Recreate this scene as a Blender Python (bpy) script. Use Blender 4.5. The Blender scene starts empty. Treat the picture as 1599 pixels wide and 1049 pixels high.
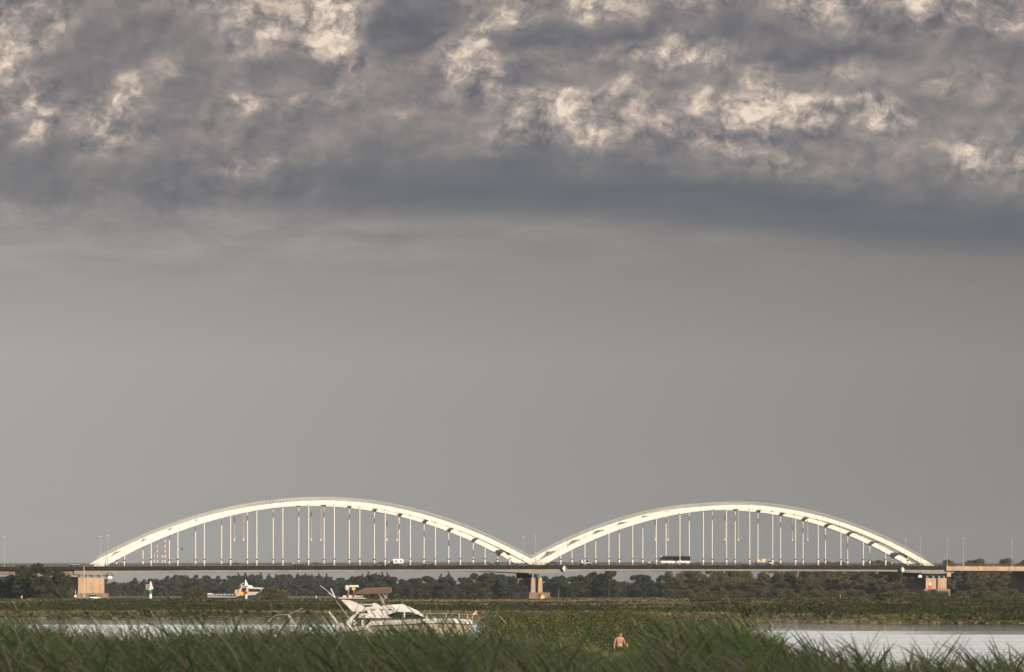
import bpy, bmesh, math, random
import numpy as np
from mathutils import Vector, Matrix
random.seed(7); rng = np.random.default_rng(11)
PI = math.pi; R = math.radians
scene = bpy.context.scene; COL = scene.collection
F = 4442.0; HV = 925.0; CZ = 4.5        # focal length and horizon of the view, eye height (m)

# ------------------------------------------------------------------ helpers
def link(o): COL.objects.link(o); return o
def tag(o, label=None, cat=None, group=None, kind=None):
    if label: o['label'] = label
    if cat: o['category'] = cat
    if group: o['group'] = group
    if kind: o['kind'] = kind
    return o
def empty(name, loc=(0,0,0), rz=0.0):
    o = bpy.data.objects.new(name, None); link(o); o.location = loc; o.rotation_euler = (0,0,rz); o.empty_display_size = .5
    return o
class MB:
    def __init__(s): s.v = []; s.f = []; s.m = []
    def add(s, vs, fs, mi=0):
        n = len(s.v); s.v += [tuple(p) for p in vs]; s.f += [tuple(i+n for i in f) for f in fs]; s.m += [mi]*len(fs); return s
    def box(s, c, d, rz=0, mi=0, taper=1.0):
        cx,cy,cz = c; hx,hy,hz = d[0]/2,d[1]/2,d[2]/2; vs=[]
        cr,sr = math.cos(rz),math.sin(rz)
        for dz in (-1,1):
            t = taper if dz>0 else 1
            for dx,dy in ((-1,-1),(1,-1),(1,1),(-1,1)):
                x,y = dx*hx*t, dy*hy*t; vs.append((cx+x*cr-y*sr, cy+x*sr+y*cr, cz+dz*hz))
        return s.add(vs,[(3,2,1,0),(4,5,6,7),(0,1,5,4),(1,2,6,5),(2,3,7,6),(3,0,4,7)],mi)
    def beam(s, a, b, w, h, mi=0, up=(0,0,1)):
        a=Vector(a); b=Vector(b); d=(b-a).normalized(); u=Vector(up); sd=d.cross(u)
        if sd.length<1e-4: sd=d.cross(Vector((0,1,0)))
        sd.normalize(); u=sd.cross(d).normalized(); vs=[]
        for p in (a,b):
            for i,j in ((-1,-1),(1,-1),(1,1),(-1,1)): vs.append(p+sd*i*w/2+u*j*h/2)
        return s.add(vs,[(3,2,1,0),(4,5,6,7),(0,1,5,4),(1,2,6,5),(2,3,7,6),(3,0,4,7)],mi)
    def tube(s, pts, r, n=8, mi=0, cap=True):
        pts=[Vector(p) for p in pts]; rs = r if isinstance(r,(list,tuple)) else [r]*len(pts); vs=[]; fs=[]
        for i,p in enumerate(pts):
            d=(pts[min(i+1,len(pts)-1)]-pts[max(i-1,0)]).normalized()
            a=d.cross(Vector((0,0,1)))
            if a.length<.05: a=d.cross(Vector((0,1,0)))
            a.normalize(); b=d.cross(a)
            for k in range(n):
                t=2*PI*k/n; vs.append(p+(a*math.cos(t)+b*math.sin(t))*rs[i])
        for i in range(len(pts)-1):
            for k in range(n):
                fs.append((i*n+k,i*n+(k+1)%n,(i+1)*n+(k+1)%n,(i+1)*n+k))
        if cap: fs.append(tuple(range(n-1,-1,-1))); fs.append(tuple((len(pts)-1)*n+k for k in range(n)))
        return s.add(vs,fs,mi)
    def prism(s, prof, y0, y1, mi=0, inset=0.0):
        # prof: (x,z) outline counter-clockwise seen from -y; spans y0..y1
        n=len(prof); vs=[(x,y0,z) for x,z in prof]+[(x,y1,z) for x,z in prof]
        fs=[tuple(range(n)),tuple(range(2*n-1,n-1,-1))]+[((i+1)%n,i,n+i,n+(i+1)%n) for i in range(n)]
        return s.add(vs,fs,mi)
    def loft(s, secs, mi=0, closed=True, cap=True):
        n=len(secs[0]); vs=[p for sc in secs for p in sc]; fs=[]
        for i in range(len(secs)-1):
            for k in range(n if closed else n-1):
                fs.append((i*n+k,i*n+(k+1)%n,(i+1)*n+(k+1)%n,(i+1)*n+k))
        if cap: fs.append(tuple(range(n-1,-1,-1))); fs.append(tuple((len(secs)-1)*n+k for k in range(n)))
        return s.add(vs,fs,mi)
    def ball(s, c, r, seg=10, ring=7, mi=0):
        rx,ry,rz_ = r if isinstance(r,(tuple,list)) else (r,r,r); vs=[];fs=[]
        for i in range(ring+1):
            th=PI*i/ring
            for k in range(seg):
                ph=2*PI*k/seg; vs.append((c[0]+rx*math.sin(th)*math.cos(ph),c[1]+ry*math.sin(th)*math.sin(ph),c[2]+rz_*math.cos(th)))
        for i in range(ring):
            for k in range(seg): fs.append((i*seg+k,(i+1)*seg+k,(i+1)*seg+(k+1)%seg,i*seg+(k+1)%seg))
        return s.add(vs,fs,mi)
    def build(s, name, mats, parent=None, smooth=False, bevel=0, loc=None):
        me=bpy.data.meshes.new(name); me.from_pydata(s.v,[],s.f); me.validate()
        for m in (mats if isinstance(mats,(list,tuple)) else [mats]): me.materials.append(m)
        if len(me.polygons)==len(s.m): me.polygons.foreach_set('material_index',s.m)
        bm=bmesh.new(); bm.from_mesh(me)
        if smooth: bmesh.ops.remove_doubles(bm,verts=bm.verts,dist=1e-5)
        bmesh.ops.recalc_face_normals(bm,faces=bm.faces); bm.to_mesh(me); bm.free()
        if smooth: me.polygons.foreach_set('use_smooth',[True]*len(me.polygons))
        o=bpy.data.objects.new(name,me); link(o)
        if parent: o.parent=parent
        if loc: o.location=loc
        if bevel:
            b=o.modifiers.new('bevel','BEVEL'); b.width=bevel; b.segments=2; b.limit_method='ANGLE'; b.angle_limit=R(40)
        return o
def quadmesh(name, V, mats, parent=None, mi=None, smooth=False):
    """V: (n,4,3) array of separate quads, or strips (n,k,2,3)"""
    me=bpy.data.meshes.new(name)
    if V.ndim==3:
        n=len(V); co=V.reshape(-1,3); idx=np.arange(n*4)
    else:
        n0,k=V.shape[:2]; co=V.reshape(-1,3); base=(np.arange(n0)*k*2)[:,None,None]; seg=(np.arange(k-1)*2)[None,:,None]
        idx=(base+seg+np.array([0,1,3,2])[None,None,:]).reshape(-1); n=n0*(k-1)
        if mi is not None: mi=np.repeat(mi,k-1)
    me.vertices.add(len(co)); me.vertices.foreach_set('co',co.astype(np.float32).ravel())
    me.loops.add(n*4); me.loops.foreach_set('vertex_index',idx.astype(np.int32))
    me.polygons.add(n); me.polygons.foreach_set('loop_start',(np.arange(n)*4).astype(np.int32)); me.polygons.foreach_set('loop_total',np.full(n,4,np.int32))
    for m in (mats if isinstance(mats,(list,tuple)) else [mats]): me.materials.append(m)
    if mi is not None: me.polygons.foreach_set('material_index',mi.astype(np.int32))
    if smooth: me.polygons.foreach_set('use_smooth',np.ones(n,bool))
    me.update(calc_edges=True); 
    o=bpy.data.objects.new(name,me); link(o)
    if parent: o.parent=parent
    return o

# ------------------------------------------------------------------ node helpers / materials
class N:
    def __init__(s, nt): s.nt=nt; s.n=nt.nodes; s.l=nt.links
    def _in(s, sock, v):
        if v is None: return
        if isinstance(v,bpy.types.NodeSocket): s.l.new(v,sock)
        else: sock.default_value=v
    def node(s,t,**k):
        n=s.n.new(t)
        for a,b in k.items(): setattr(n,a,b)
        return n
    def m(s,op,a,b=None,c=None,clamp=False):
        n=s.node('ShaderNodeMath',operation=op,use_clamp=clamp)
        s._in(n.inputs[0],a); s._in(n.inputs[1],b); s._in(n.inputs[2],c); return n.outputs[0]
    def v(s,op,a,b=None,c=None):
        n=s.node('ShaderNodeVectorMath',operation=op); s._in(n.inputs[0],a); s._in(n.inputs[1],b); s._in(n.inputs[2],c)
        return n.outputs['Value'] if op in('LENGTH','DOT_PRODUCT') else n.outputs[0]
    def xyz(s,x,y,z=0.0):
        n=s.node('ShaderNodeCombineXYZ'); s._in(n.inputs[0],x); s._in(n.inputs[1],y); s._in(n.inputs[2],z); return n.outputs[0]
    def sep(s,a): n=s.node('ShaderNodeSeparateXYZ'); s._in(n.inputs[0],a); return n.outputs
    def mr(s,v,a,b,c=0.0,d=1.0,t='SMOOTHSTEP'):
        n=s.node('ShaderNodeMapRange',interpolation_type=t); s._in(n.inputs[0],v)
        for i,q in enumerate((a,b,c,d)): s._in(n.inputs[i+1],q)
        return n.outputs[0]
    def noise(s,vec,scale=1,detail=4,rough=.5,dist=0,col=False,typ='FBM'):
        n=s.node('ShaderNodeTexNoise'); n.noise_type=typ
        s._in(n.inputs['Vector'],vec); s._in(n.inputs['Scale'],scale); s._in(n.inputs['Detail'],detail); s._in(n.inputs['Roughness'],rough); s._in(n.inputs['Distortion'],dist)
        return n.outputs['Color' if col else 'Fac']
    def ramp(s,f,stops,interp='LINEAR'):
        n=s.node('ShaderNodeValToRGB'); s._in(n.inputs[0],f); r=n.color_ramp; r.interpolation=interp
        while len(r.elements)<len(stops): r.elements.new(.5)
        for e,(p,c) in zip(r.elements,stops): e.position=p; e.color=(*c,1)
        return n.outputs[0]
    def mix(s,f,a,b,mode='MIX'):
        n=s.node('ShaderNodeMix',data_type='RGBA',blend_type=mode); s._in(n.inputs[0],f)
        s._in(n.inputs[6],a if isinstance(a,bpy.types.NodeSocket) else (*a,1)); s._in(n.inputs[7],b if isinstance(b,bpy.types.NodeSocket) else (*b,1)); return n.outputs[2]
def mat(name, c1, c2=None, scale=2.0, rough=.6, metal=0, bump=0, detail=5, spec=.5, island=None, stretch=(1,1,1), transl=0, emit=None):
    m=bpy.data.materials.new(name); m.use_nodes=True; g=N(m.node_tree); p=g.n['Principled BSDF']
    p.inputs['Roughness'].default_value=rough; p.inputs['Metallic'].default_value=metal; p.inputs['Specular IOR Level'].default_value=spec
    tc=g.node('ShaderNodeTexCoord').outputs['Object']; vec=g.v('MULTIPLY',tc,stretch)
    c2=c2 or tuple(q*.8 for q in c1)
    f=g.mr(g.noise(vec,scale,detail,.6),.3,.7)
    col=g.mix(f,c1,c2)
    if island:
        ri=g.node('ShaderNodeNewGeometry').outputs['Random Per Island']
        col=g.mix(g.m('MULTIPLY',g.m('POWER',ri,1.6),.9),col,island)
    g.l.new(col,p.inputs['Base Color'])
    if bump:
        b=g.node('ShaderNodeBump'); b.inputs['Strength'].default_value=bump; g.l.new(g.noise(vec,scale*3,6,.6),b.inputs['Height']); g.l.new(b.outputs[0],p.inputs['Normal'])
    if transl:
        t=g.node('ShaderNodeBsdfTranslucent'); g.l.new(col,t.inputs[0]); mx=g.node('ShaderNodeMixShader'); mx.inputs[0].default_value=transl
        out=g.n['Material Output']; g.l.new(p.outputs[0],mx.inputs[1]); g.l.new(t.outputs[0],mx.inputs[2]); g.l.new(mx.outputs[0],out.inputs[0])
    return m
M=dict(
 white_steel=mat('white painted steel',(.80,.77,.70),(.66,.62,.54),.5,.4,stretch=(1,1,1)),
 cable=mat('galvanised cable',(.62,.59,.53),(.52,.49,.43),1.5,.5,.2),
 lampsteel=mat('pale lamp steel',(.5,.46,.39),(.4,.36,.30),1.0,.45,.2),
 fascia=mat('dark fascia',(.016,.017,.017),(.032,.030,.026),.25,.8,stretch=(1,1,.3),spec=.08),
 girder=mat('girder paint',(.25,.215,.17),(.18,.155,.125),.12,.6,stretch=(1,1,.4)),
 railing=mat('railing steel',(.075,.066,.055),(.05,.045,.04),.5,.8,spec=.1),
 deckconc=mat('asphalt deck',(.05,.05,.05),(.07,.07,.068),.5,.9),
 concrete=mat('sandy concrete',(.52,.355,.23),(.36,.25,.165),.35,.9,bump=.2,stretch=(1,1,.35)),
 concrete_d=mat('brown weathered plinth',(.26,.185,.13),(.15,.11,.085),.5,.9,bump=.3),
 shaded_flank=mat('shade-brown pier flank',(.13,.075,.05),(.09,.055,.04),.5,.9,bump=.2),  # dark brown stands for the shade on the pier flanks
 blue=mat('blue bearing paint',(.03,.16,.32),(.05,.12,.2),1,.5),
 teal=mat('teal paint',(.06,.35,.42),(.05,.25,.3),1,.5),
 hazed_shaft=mat('haze grey shaft',(.27,.26,.25),(.22,.22,.21),.1,.9),  # sky-like grey lets the lower shafts fade as if in haze
 redfade=mat('faded red band',(.48,.14,.10),(.4,.12,.09),.4,.7),
 strut=mat('shade-darkened strut paint',(.34,.29,.22),(.22,.18,.135),.4,.6),  # darker than the ribs: shade on the struts put into their colour
 dark=mat('dark rubber',(.02,.02,.02),(.03,.03,.03),3,.6),
 glass=mat('dark window glass',(.010,.011,.012),(.016,.018,.019),3,.15,spec=.3),
 wh=mat('white gloss paint',(.78,.77,.74),(.70,.68,.65),1.2,.3),
 cream=mat('cream paint',(.66,.52,.38),(.55,.42,.3),1.2,.5),
 silver=mat('silver car paint',(.45,.45,.44),(.38,.38,.38),2,.3,.4),
 darkcar=mat('dark car paint',(.03,.035,.045),(.02,.024,.03),2,.3),
 redcar=mat('red car paint',(.30,.03,.03),(.22,.02,.02),2,.3),
 red=mat('red sign paint',(.62,.05,.03),(.5,.04,.03),2,.5),
 green=mat('green sign paint',(.02,.28,.14),(.02,.2,.1),2,.5),
 yellow=mat('yellow sign paint',(.85,.52,.04),(.7,.4,.04),2,.5),
 orange=mat('orange cloth',(.70,.30,.18),(.75,.6,.5),3,.8),
 brownc=mat('brown canvas',(.15,.10,.075),(.12,.08,.06),2,.9,bump=.1),
 gel=mat('yacht gelcoat',(.72,.71,.69),(.50,.49,.475),1.1,.25),
 gelc=mat('yacht cream hull',(.62,.56,.45),(.42,.38,.29),1.2,.25),
 chrome=mat('stainless rail',(.55,.54,.5),(.45,.44,.4),3,.3,.6),
 skin=mat('skin',(.52,.29,.205),(.44,.23,.165),4,.6),
 hair=mat('dark hair',(.03,.018,.012),(.05,.03,.02),9,.7),
 cloth=mat('olive shorts',(.10,.10,.06),(.07,.07,.045),6,.9),
 bark=mat('bark',(.09,.075,.055),(.055,.045,.035),1.5,.95,bump=.4,stretch=(1,1,.3)),
 bird=mat('dark feathers',(.03,.028,.026),(.02,.02,.02),4,.8),
 fol_far=mat('foliage far',(.052,.060,.036),(.024,.030,.020),.25,.8,island=(.08,.08,.042),transl=.15,spec=.2),
 fol_mid=mat('foliage mid',(.055,.064,.030),(.020,.027,.013),.28,.8,island=(.075,.08,.034),transl=.15,spec=.2),
 fol_olive=mat('foliage olive',(.125,.115,.050),(.036,.040,.018),.30,.8,island=(.16,.14,.06),transl=.15,spec=.2),
 fol_bush=mat('foliage bush',(.030,.035,.015),(.019,.023,.010),.5,.8,island=(.055,.055,.022),transl=.15,spec=.2),
 fol_willow=mat('foliage willow',(.085,.080,.036),(.055,.055,.025),.3,.8,island=(.15,.13,.06),transl=.15,spec=.2),
)
# ------------------------------------------------------------------ world: sky with storm clouds (direction based)
SUN_EL=R(15); SUN_AZ=R(146)      # azimuth from +Y towards +X
def make_world():
    w=bpy.data.worlds.new('World'); scene.world=w; w.use_nodes=True; g=N(w.node_tree)
    bg=g.n['Background']; out=g.n['World Output']
    sky=g.node('ShaderNodeTexSky',sky_type='NISHITA'); sky.sun_disc=False; sky.sun_elevation=SUN_EL; sky.sun_rotation=SUN_AZ; sky.air_density=1.5; sky.dust_density=3
    d=g.v('NORMALIZE',g.node('ShaderNodeTexCoord').outputs['Generated']); x,y,z=g.sep(d)
    az=g.m('ARCTAN2',x,y); el=g.m('ARCSINE',z)
    U=g.m('MULTIPLY_ADD',az,44.42,8.0); V=g.m('MULTIPLY_ADD',el,-44.42,9.25)    # hundreds of "sky units"
    P=g.xyz(U,V)
    wn=g.noise(P,.9,3,.5,col=True); wv=g.v('SUBTRACT',wn,(.5,.5,.5))
    wfine=g.v('SUBTRACT',g.noise(g.v('ADD',P,(9,3,0)),3.0,3,.55,col=True),(.5,.5,.5))
    PW=g.v('ADD',g.v('ADD',P,g.v('MULTIPLY',wv,(1.6,1.0,0))),g.v('MULTIPLY',wfine,(.42,.34,0)))
    PW2=g.v('ADD',P,g.v('MULTIPLY',wv,(.9,.35,0)))
    # blobs: (u,v,ru,rv,amp) in hundreds
    blobs=[(.35,.35,.75,.75,.30),(.95,.55,.3,.3,.2),(.15,1.1,.55,.4,.25),(3.3,.15,.9,.5,.34),(4.6,.15,1.0,.45,.36),(5.35,.45,.65,.8,.42),(5.3,.9,.45,.3,.2),(4.2,.65,.35,.3,.32),(3.75,.85,.2,.25,.18),
      (7.4,1.1,.55,.55,.46),(7.6,.35,.7,.3,.2),(8.1,.15,.35,.5,.25),(9.4,.2,.55,.45,.42),(9.9,.45,.3,.2,.1),(.6,1.85,.38,.42,.40),(.55,2.35,.3,.2,.26),(2.1,1.65,.36,.35,.38),(1.4,1.95,.35,.4,.26),(1.7,2.4,.32,.3,.40),(2.0,2.15,.3,.35,.15),(3.95,1.6,.36,.22,.40),(2.7,1.2,.35,.25,.18),
      (3.8,2.6,.5,.25,.22),(4.9,1.65,.5,.3,.13),(6.4,1.9,.4,.25,.13),(7.9,2.0,.35,.5,.22),(8.9,1.75,.9,.5,.40),(9.4,2.25,.6,.25,.32),(10.2,1.9,.4,.3,.24),(10.0,1.4,.5,.25,.22),(9.8,1.0,.4,.22,.24),(10.55,.85,.5,.35,.46),(11.2,1.05,.4,.28,.26),(12.2,.85,.9,.2,.2),
      (11.4,1.85,.9,.5,.34),(12.3,1.95,.6,.35,.36),(13.4,1.85,.9,.42,.34),(14.0,2.05,.4,.25,.28),(11.2,2.25,.5,.2,.26),(12.0,1.45,.4,.35,.26),(13.2,1.25,.6,.15,.2),(15.1,2.5,.5,.3,.40),(15.95,2.6,.25,.3,.36),(11.9,2.65,.55,.2,.22),(14.2,.35,.9,.4,.22),(15.4,.5,.7,.5,.26),(12.8,.3,.8,.3,.2),(15.0,1.6,.8,.3,.15),
      (13.0,.1,1.5,.25,.18),(11.0,.1,.9,.25,.3),
      # dark
      (6.1,.15,.45,.4,-.35),(6.45,.62,.9,.38,-.42),(6.9,.85,.6,.2,-.3),(1.0,.25,.4,.3,-.3),(8.4,.7,.7,.25,-.34),(9.4,.65,.8,.25,-.3),(11.0,.6,1.6,.24,-.26),(12.6,.85,1.8,.25,-.30),(15.4,.95,.8,.25,-.3),(8.7,1.42,.8,.14,-.42),(10.2,1.28,1.6,.16,-.3),(11.6,1.5,.5,.25,-.32),(13.6,1.55,1.0,.18,-.26),(12.9,1.0,1.2,.25,-.26),
      (13.3,1.95,.18,.3,-.2),(2.3,.9,1.2,.7,-.14),(6.2,2.3,1.4,.7,-.12),(4.5,1.3,.9,.4,-.12),(.5,2.9,1.5,.5,-.12),(15.2,1.75,.9,.3,-.16)]
    tot=None
    for bu,bv,ru,rv,a in blobs:
        q=g.v('MULTIPLY_ADD',PW,(1/ru,1/rv,0),(-bu/ru,-bv/rv,0))
        t=g.mr(g.v('LENGTH',q),0.0,1.5,a*(1.42 if a>0 else 1.05),0.0,'SMOOTHSTEP')
        tot=t if tot is None else g.m('ADD',tot,t)
    # cumulus relief
    cs=g.v('MULTIPLY',PW2,(1.0,1.25,1)); nA=g.noise(cs,.95,6,.55); nB=g.noise(g.v('ADD',cs,(.10,.16,0)),.95,6,.55)
    bil=g.noise(g.v('ADD',cs,(4,8,0)),2.6,4,.55)
    relief=g.m('SUBTRACT',nA,nB)
    puff=g.m('SUBTRACT',g.noise(g.v('ADD',g.v('MULTIPLY',wfine,(.5,.5,0)),cs),4.5,5,.6),.5)
    vo=g.node('ShaderNodeTexVoronoi',feature='F1'); g.l.new(g.v('ADD',cs,g.v('MULTIPLY',wfine,(.55,.45,0))),vo.inputs['Vector']); vo.inputs['Scale'].default_value=2.3; vo.inputs['Detail'].default_value=3.0; vo.inputs['Roughness'].default_value=.62; vo.inputs['Lacunarity'].default_value=2.2
    puff=g.m('ADD',g.m('MULTIPLY',puff,.75),g.m('MULTIPLY',g.m('SUBTRACT',.60,vo.outputs['Distance']),.46))
    amp=g.mr(tot,-.12,.35,.34,1.2)
    S=g.m('ADD',g.m('MULTIPLY_ADD',g.m('SUBTRACT',nA,.5),.50,.435),g.m('MULTIPLY',g.m('MULTIPLY',relief,amp),1.25))
    S=g.m('ADD',S,g.m('MULTIPLY',g.m('MULTIPLY',puff,amp),.42))
    S=g.m('ADD',S,g.m('MULTIPLY',g.m('SUBTRACT',bil,.5),.22))
    S=g.m('ADD',S,g.m('MULTIPLY',tot,g.m('ADD',g.m('MULTIPLY_ADD',bil,1.0,.32),g.m('MULTIPLY',puff,.8))))
    S=g.m('MULTIPLY_ADD',g.m('SUBTRACT',S,.42),1.06,.455)
    cum=g.ramp(S,[(0,(.122,.127,.146)),(.22,(.160,.158,.172)),(.36,(.220,.205,.206)),(.5,(.295,.262,.248)),(.66,(.43,.362,.32)),(.82,(.62,.51,.42)),(1,(.84,.70,.57))])
    # dark shelf band
    Uc=U; sl=g.noise(g.v('MULTIPLY',P,(.35,2.2,0)),1.0,4,.55)
    edge=g.m('ADD',g.mr(Uc,8.0,16.5,3.28,3.98,'SMOOTHSTEP'),g.m('MULTIPLY',g.m('SUBTRACT',sl,.5),.42))
    edgeL=g.m('ADD',edge,g.m('MULTIPLY',g.m('SUBTRACT',g.noise(P,1.3,6,.62),.5),g.mr(Uc,6.5,1.0,.1,1.3)))
    below=g.mr(g.m('SUBTRACT',V,edgeL),-.18,.34)                      # 1 below the cloud deck
    bandw=g.mr(g.m('SUBTRACT',V,edge),-1.15,-.38)                      # rises towards the edge
    band=g.m('MULTIPLY',bandw,g.mr(Uc,2.2,8.0,.40,.97))
    bandc=g.mix(g.mr(sl,.3,.7),(.125,.138,.158),(.150,.160,.172))
    c=g.mix(band,cum,bandc)
    # lower clear grey
    low=g.ramp(g.mr(V,3.2,9.3,0,1,'LINEAR'),[(0,(.262,.245,.242)),(.16,(.285,.270,.258)),(.40,(.335,.328,.306)),(.70,(.315,.308,.283)),(1,(.275,.265,.243))])
    lr=g.mr(U,0.0,16.0,1.14,.76,'LINEAR'); low=g.mix(1.0,low,g.xyz(lr,lr,lr),'MULTIPLY')
    wis=g.m('MULTIPLY',g.m('SUBTRACT',g.noise(g.v('ADD',g.v('MULTIPLY',P,(.6,2.6,0)),(3,1,0)),1.1,5,.6),.5),g.mr(V,5.0,3.3,0,.85))
    wis=g.m('MULTIPLY',wis,g.mr(U,12,3,.45,1.25)); k=g.m('ADD',1.0,wis); low=g.mix(1.0,low,g.xyz(k,k,g.m('MULTIPLY_ADD',wis,.8,1.0)),'MULTIPLY')
    c=g.mix(below,c,low)
    # above the picture: unseen bright sky patch added ahead for the water, dim elsewhere
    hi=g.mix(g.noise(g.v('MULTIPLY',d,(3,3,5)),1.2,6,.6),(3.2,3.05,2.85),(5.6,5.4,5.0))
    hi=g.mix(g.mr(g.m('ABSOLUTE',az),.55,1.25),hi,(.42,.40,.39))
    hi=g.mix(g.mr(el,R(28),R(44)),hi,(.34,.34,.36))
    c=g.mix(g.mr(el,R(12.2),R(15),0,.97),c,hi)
    b2=g.node('ShaderNodeBackground'); g.l.new(g.mr(el,R(12),R(30),0,.05),b2.inputs[1]); g.l.new(sky.outputs[0],b2.inputs[0])
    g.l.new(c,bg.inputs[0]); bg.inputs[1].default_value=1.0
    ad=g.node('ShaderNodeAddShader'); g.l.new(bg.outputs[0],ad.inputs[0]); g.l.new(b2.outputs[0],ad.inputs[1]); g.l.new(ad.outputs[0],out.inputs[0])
make_world()
scene.world.cycles.sampling_method='MANUAL'; scene.world.cycles.sample_map_resolution=256
sl=bpy.data.lights.new('sun','SUN'); sl.energy=4.9; sl.angle=R(.6); sl.color=(1,.83,.64)
so=link(bpy.data.objects.new('sun',sl)); sd=Vector((math.sin(SUN_AZ)*math.cos(SUN_EL),math.cos(SUN_AZ)*math.cos(SUN_EL),math.sin(SUN_EL)))
so.rotation_euler=sd.to_track_quat('Z','Y').to_euler(); so.location=(50,-50,80)
cam=bpy.data.cameras.new('camera'); cam.lens=100; cam.sensor_width=36*1599/1599.0; cam.lens=F*36/1599; cam.shift_y=(HV-524.5)/1599; cam.clip_end=30000; cam.clip_start=.5
co_=link(bpy.data.objects.new('camera',cam)); co_.location=(0,0,CZ); co_.rotation_euler=(R(90),0,0); scene.camera=co_
cam.dof.use_dof=True; cam.dof.focus_distance=700; cam.dof.aperture_fstop=4.5
scene.view_settings.view_transform='Standard'; scene.view_settings.look='None'; scene.render.engine='CYCLES'
def PX(u,v,y): return Vector(((u-799.5)/F*y,y,CZ+(HV-v)/F*y))
def PXx(u,y): return (u-799.5)/F*y
def plate_joints():
    # weld seams every five metres along the ribs and faint run-off stains
    m=M['white_steel']; g=N(m.node_tree); p=g.n['Principled BSDF']; src=p.inputs['Base Color'].links[0].from_socket
    tc=g.node('ShaderNodeTexCoord').outputs['Object']; x,y,z=g.sep(tc)
    fr=g.m('FRACT',g.m('MULTIPLY',x,.2)); seam=g.m('MULTIPLY',g.m('LESS_THAN',fr,.035),.55)
    st=g.mr(g.noise(g.v('MULTIPLY',tc,(1.2,1,.25)),1.3,5,.65),.50,.72,0,.75)
    col=g.mix(st,src,(.40,.30,.19)); col=g.mix(seam,col,(.22,.18,.14)); g.l.new(col,p.inputs['Base Color'])
plate_joints()
# ------------------------------------------------------------------ terrain
def sm(a,b,t): t=np.clip((t-a)/(b-a),0,1); return t*t*(3-2*t)
def vn(x,y,s,seed=0):
    # cheap smooth value noise from summed sines
    return (np.sin(x/s*1.3+seed)+np.sin(y/s*1.7+seed*2.1)+np.sin((x+y)/s*.9+seed*.7)+np.sin((x-1.6*y)/s*.61+seed*1.3))/4
def ground(x,y):
    x=np.asarray(x,float); y=np.asarray(y,float); ys=np.maximum(y,1.0); u=799.5+F*x/ys
    near=np.where(y<16,2.35,2.35*(1-sm(0,1,(y-16)/(np.where(True,0,0)+102))*1.0))
    shore=np.where(u<720,118,np.where(u>1245,80,118)); 
    t=np.clip((y-10)/(shore-10),0,1.6); hn=2.5-2.35*t-.1*t; hn=np.where(t>1,.05-(t-1)*6,hn)
    hn=np.maximum(hn,-1.5)
    # spit
    wl=x+.0155*y+1.1*vn(x,y,11,2); wr=.094*y-x+.9*vn(x,y,9,5); 
    inside=sm(-.5,3.0,wl)*sm(-.5,4.0,wr)
    end=338-62*sm(8,26,x)+8*vn(x,y,7)
    sp=-1.5+2.15*inside*sm(0,14,end-y)*sm(60,80,y)
    h=np.maximum(hn,np.where(sp>-1.4,sp,-1.5))
    # far shore / peninsula
    ysh=500+6*vn(x,y*0,34,1)-82*sm(2,60,x)+2.5*vn(x,y*0,6,3)
    b=y-ysh; far=-1.5+1.55*sm(-14,2,b)+.85*sm(0,13,b)+1.25*sm(60,330,b)+.9*sm(30,240,x)*sm(60,300,b)+.22*vn(x,y,23,3)*sm(10,80,b)
    # river arm behind, left of the middle
    leftarm=sm(20,-50,x-.12*(y-950))*sm(925,960,y+.15*x)*(1-sm(1750,1790,y))
    keep=((x+152)**2/ (30**2)+(y-1040)**2/(34**2))
    leftarm=leftarm*sm(.8,1.6,keep)
    far=far*(1-leftarm)+(-1.5)*leftarm
    return np.maximum(h,far) if True else h
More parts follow.
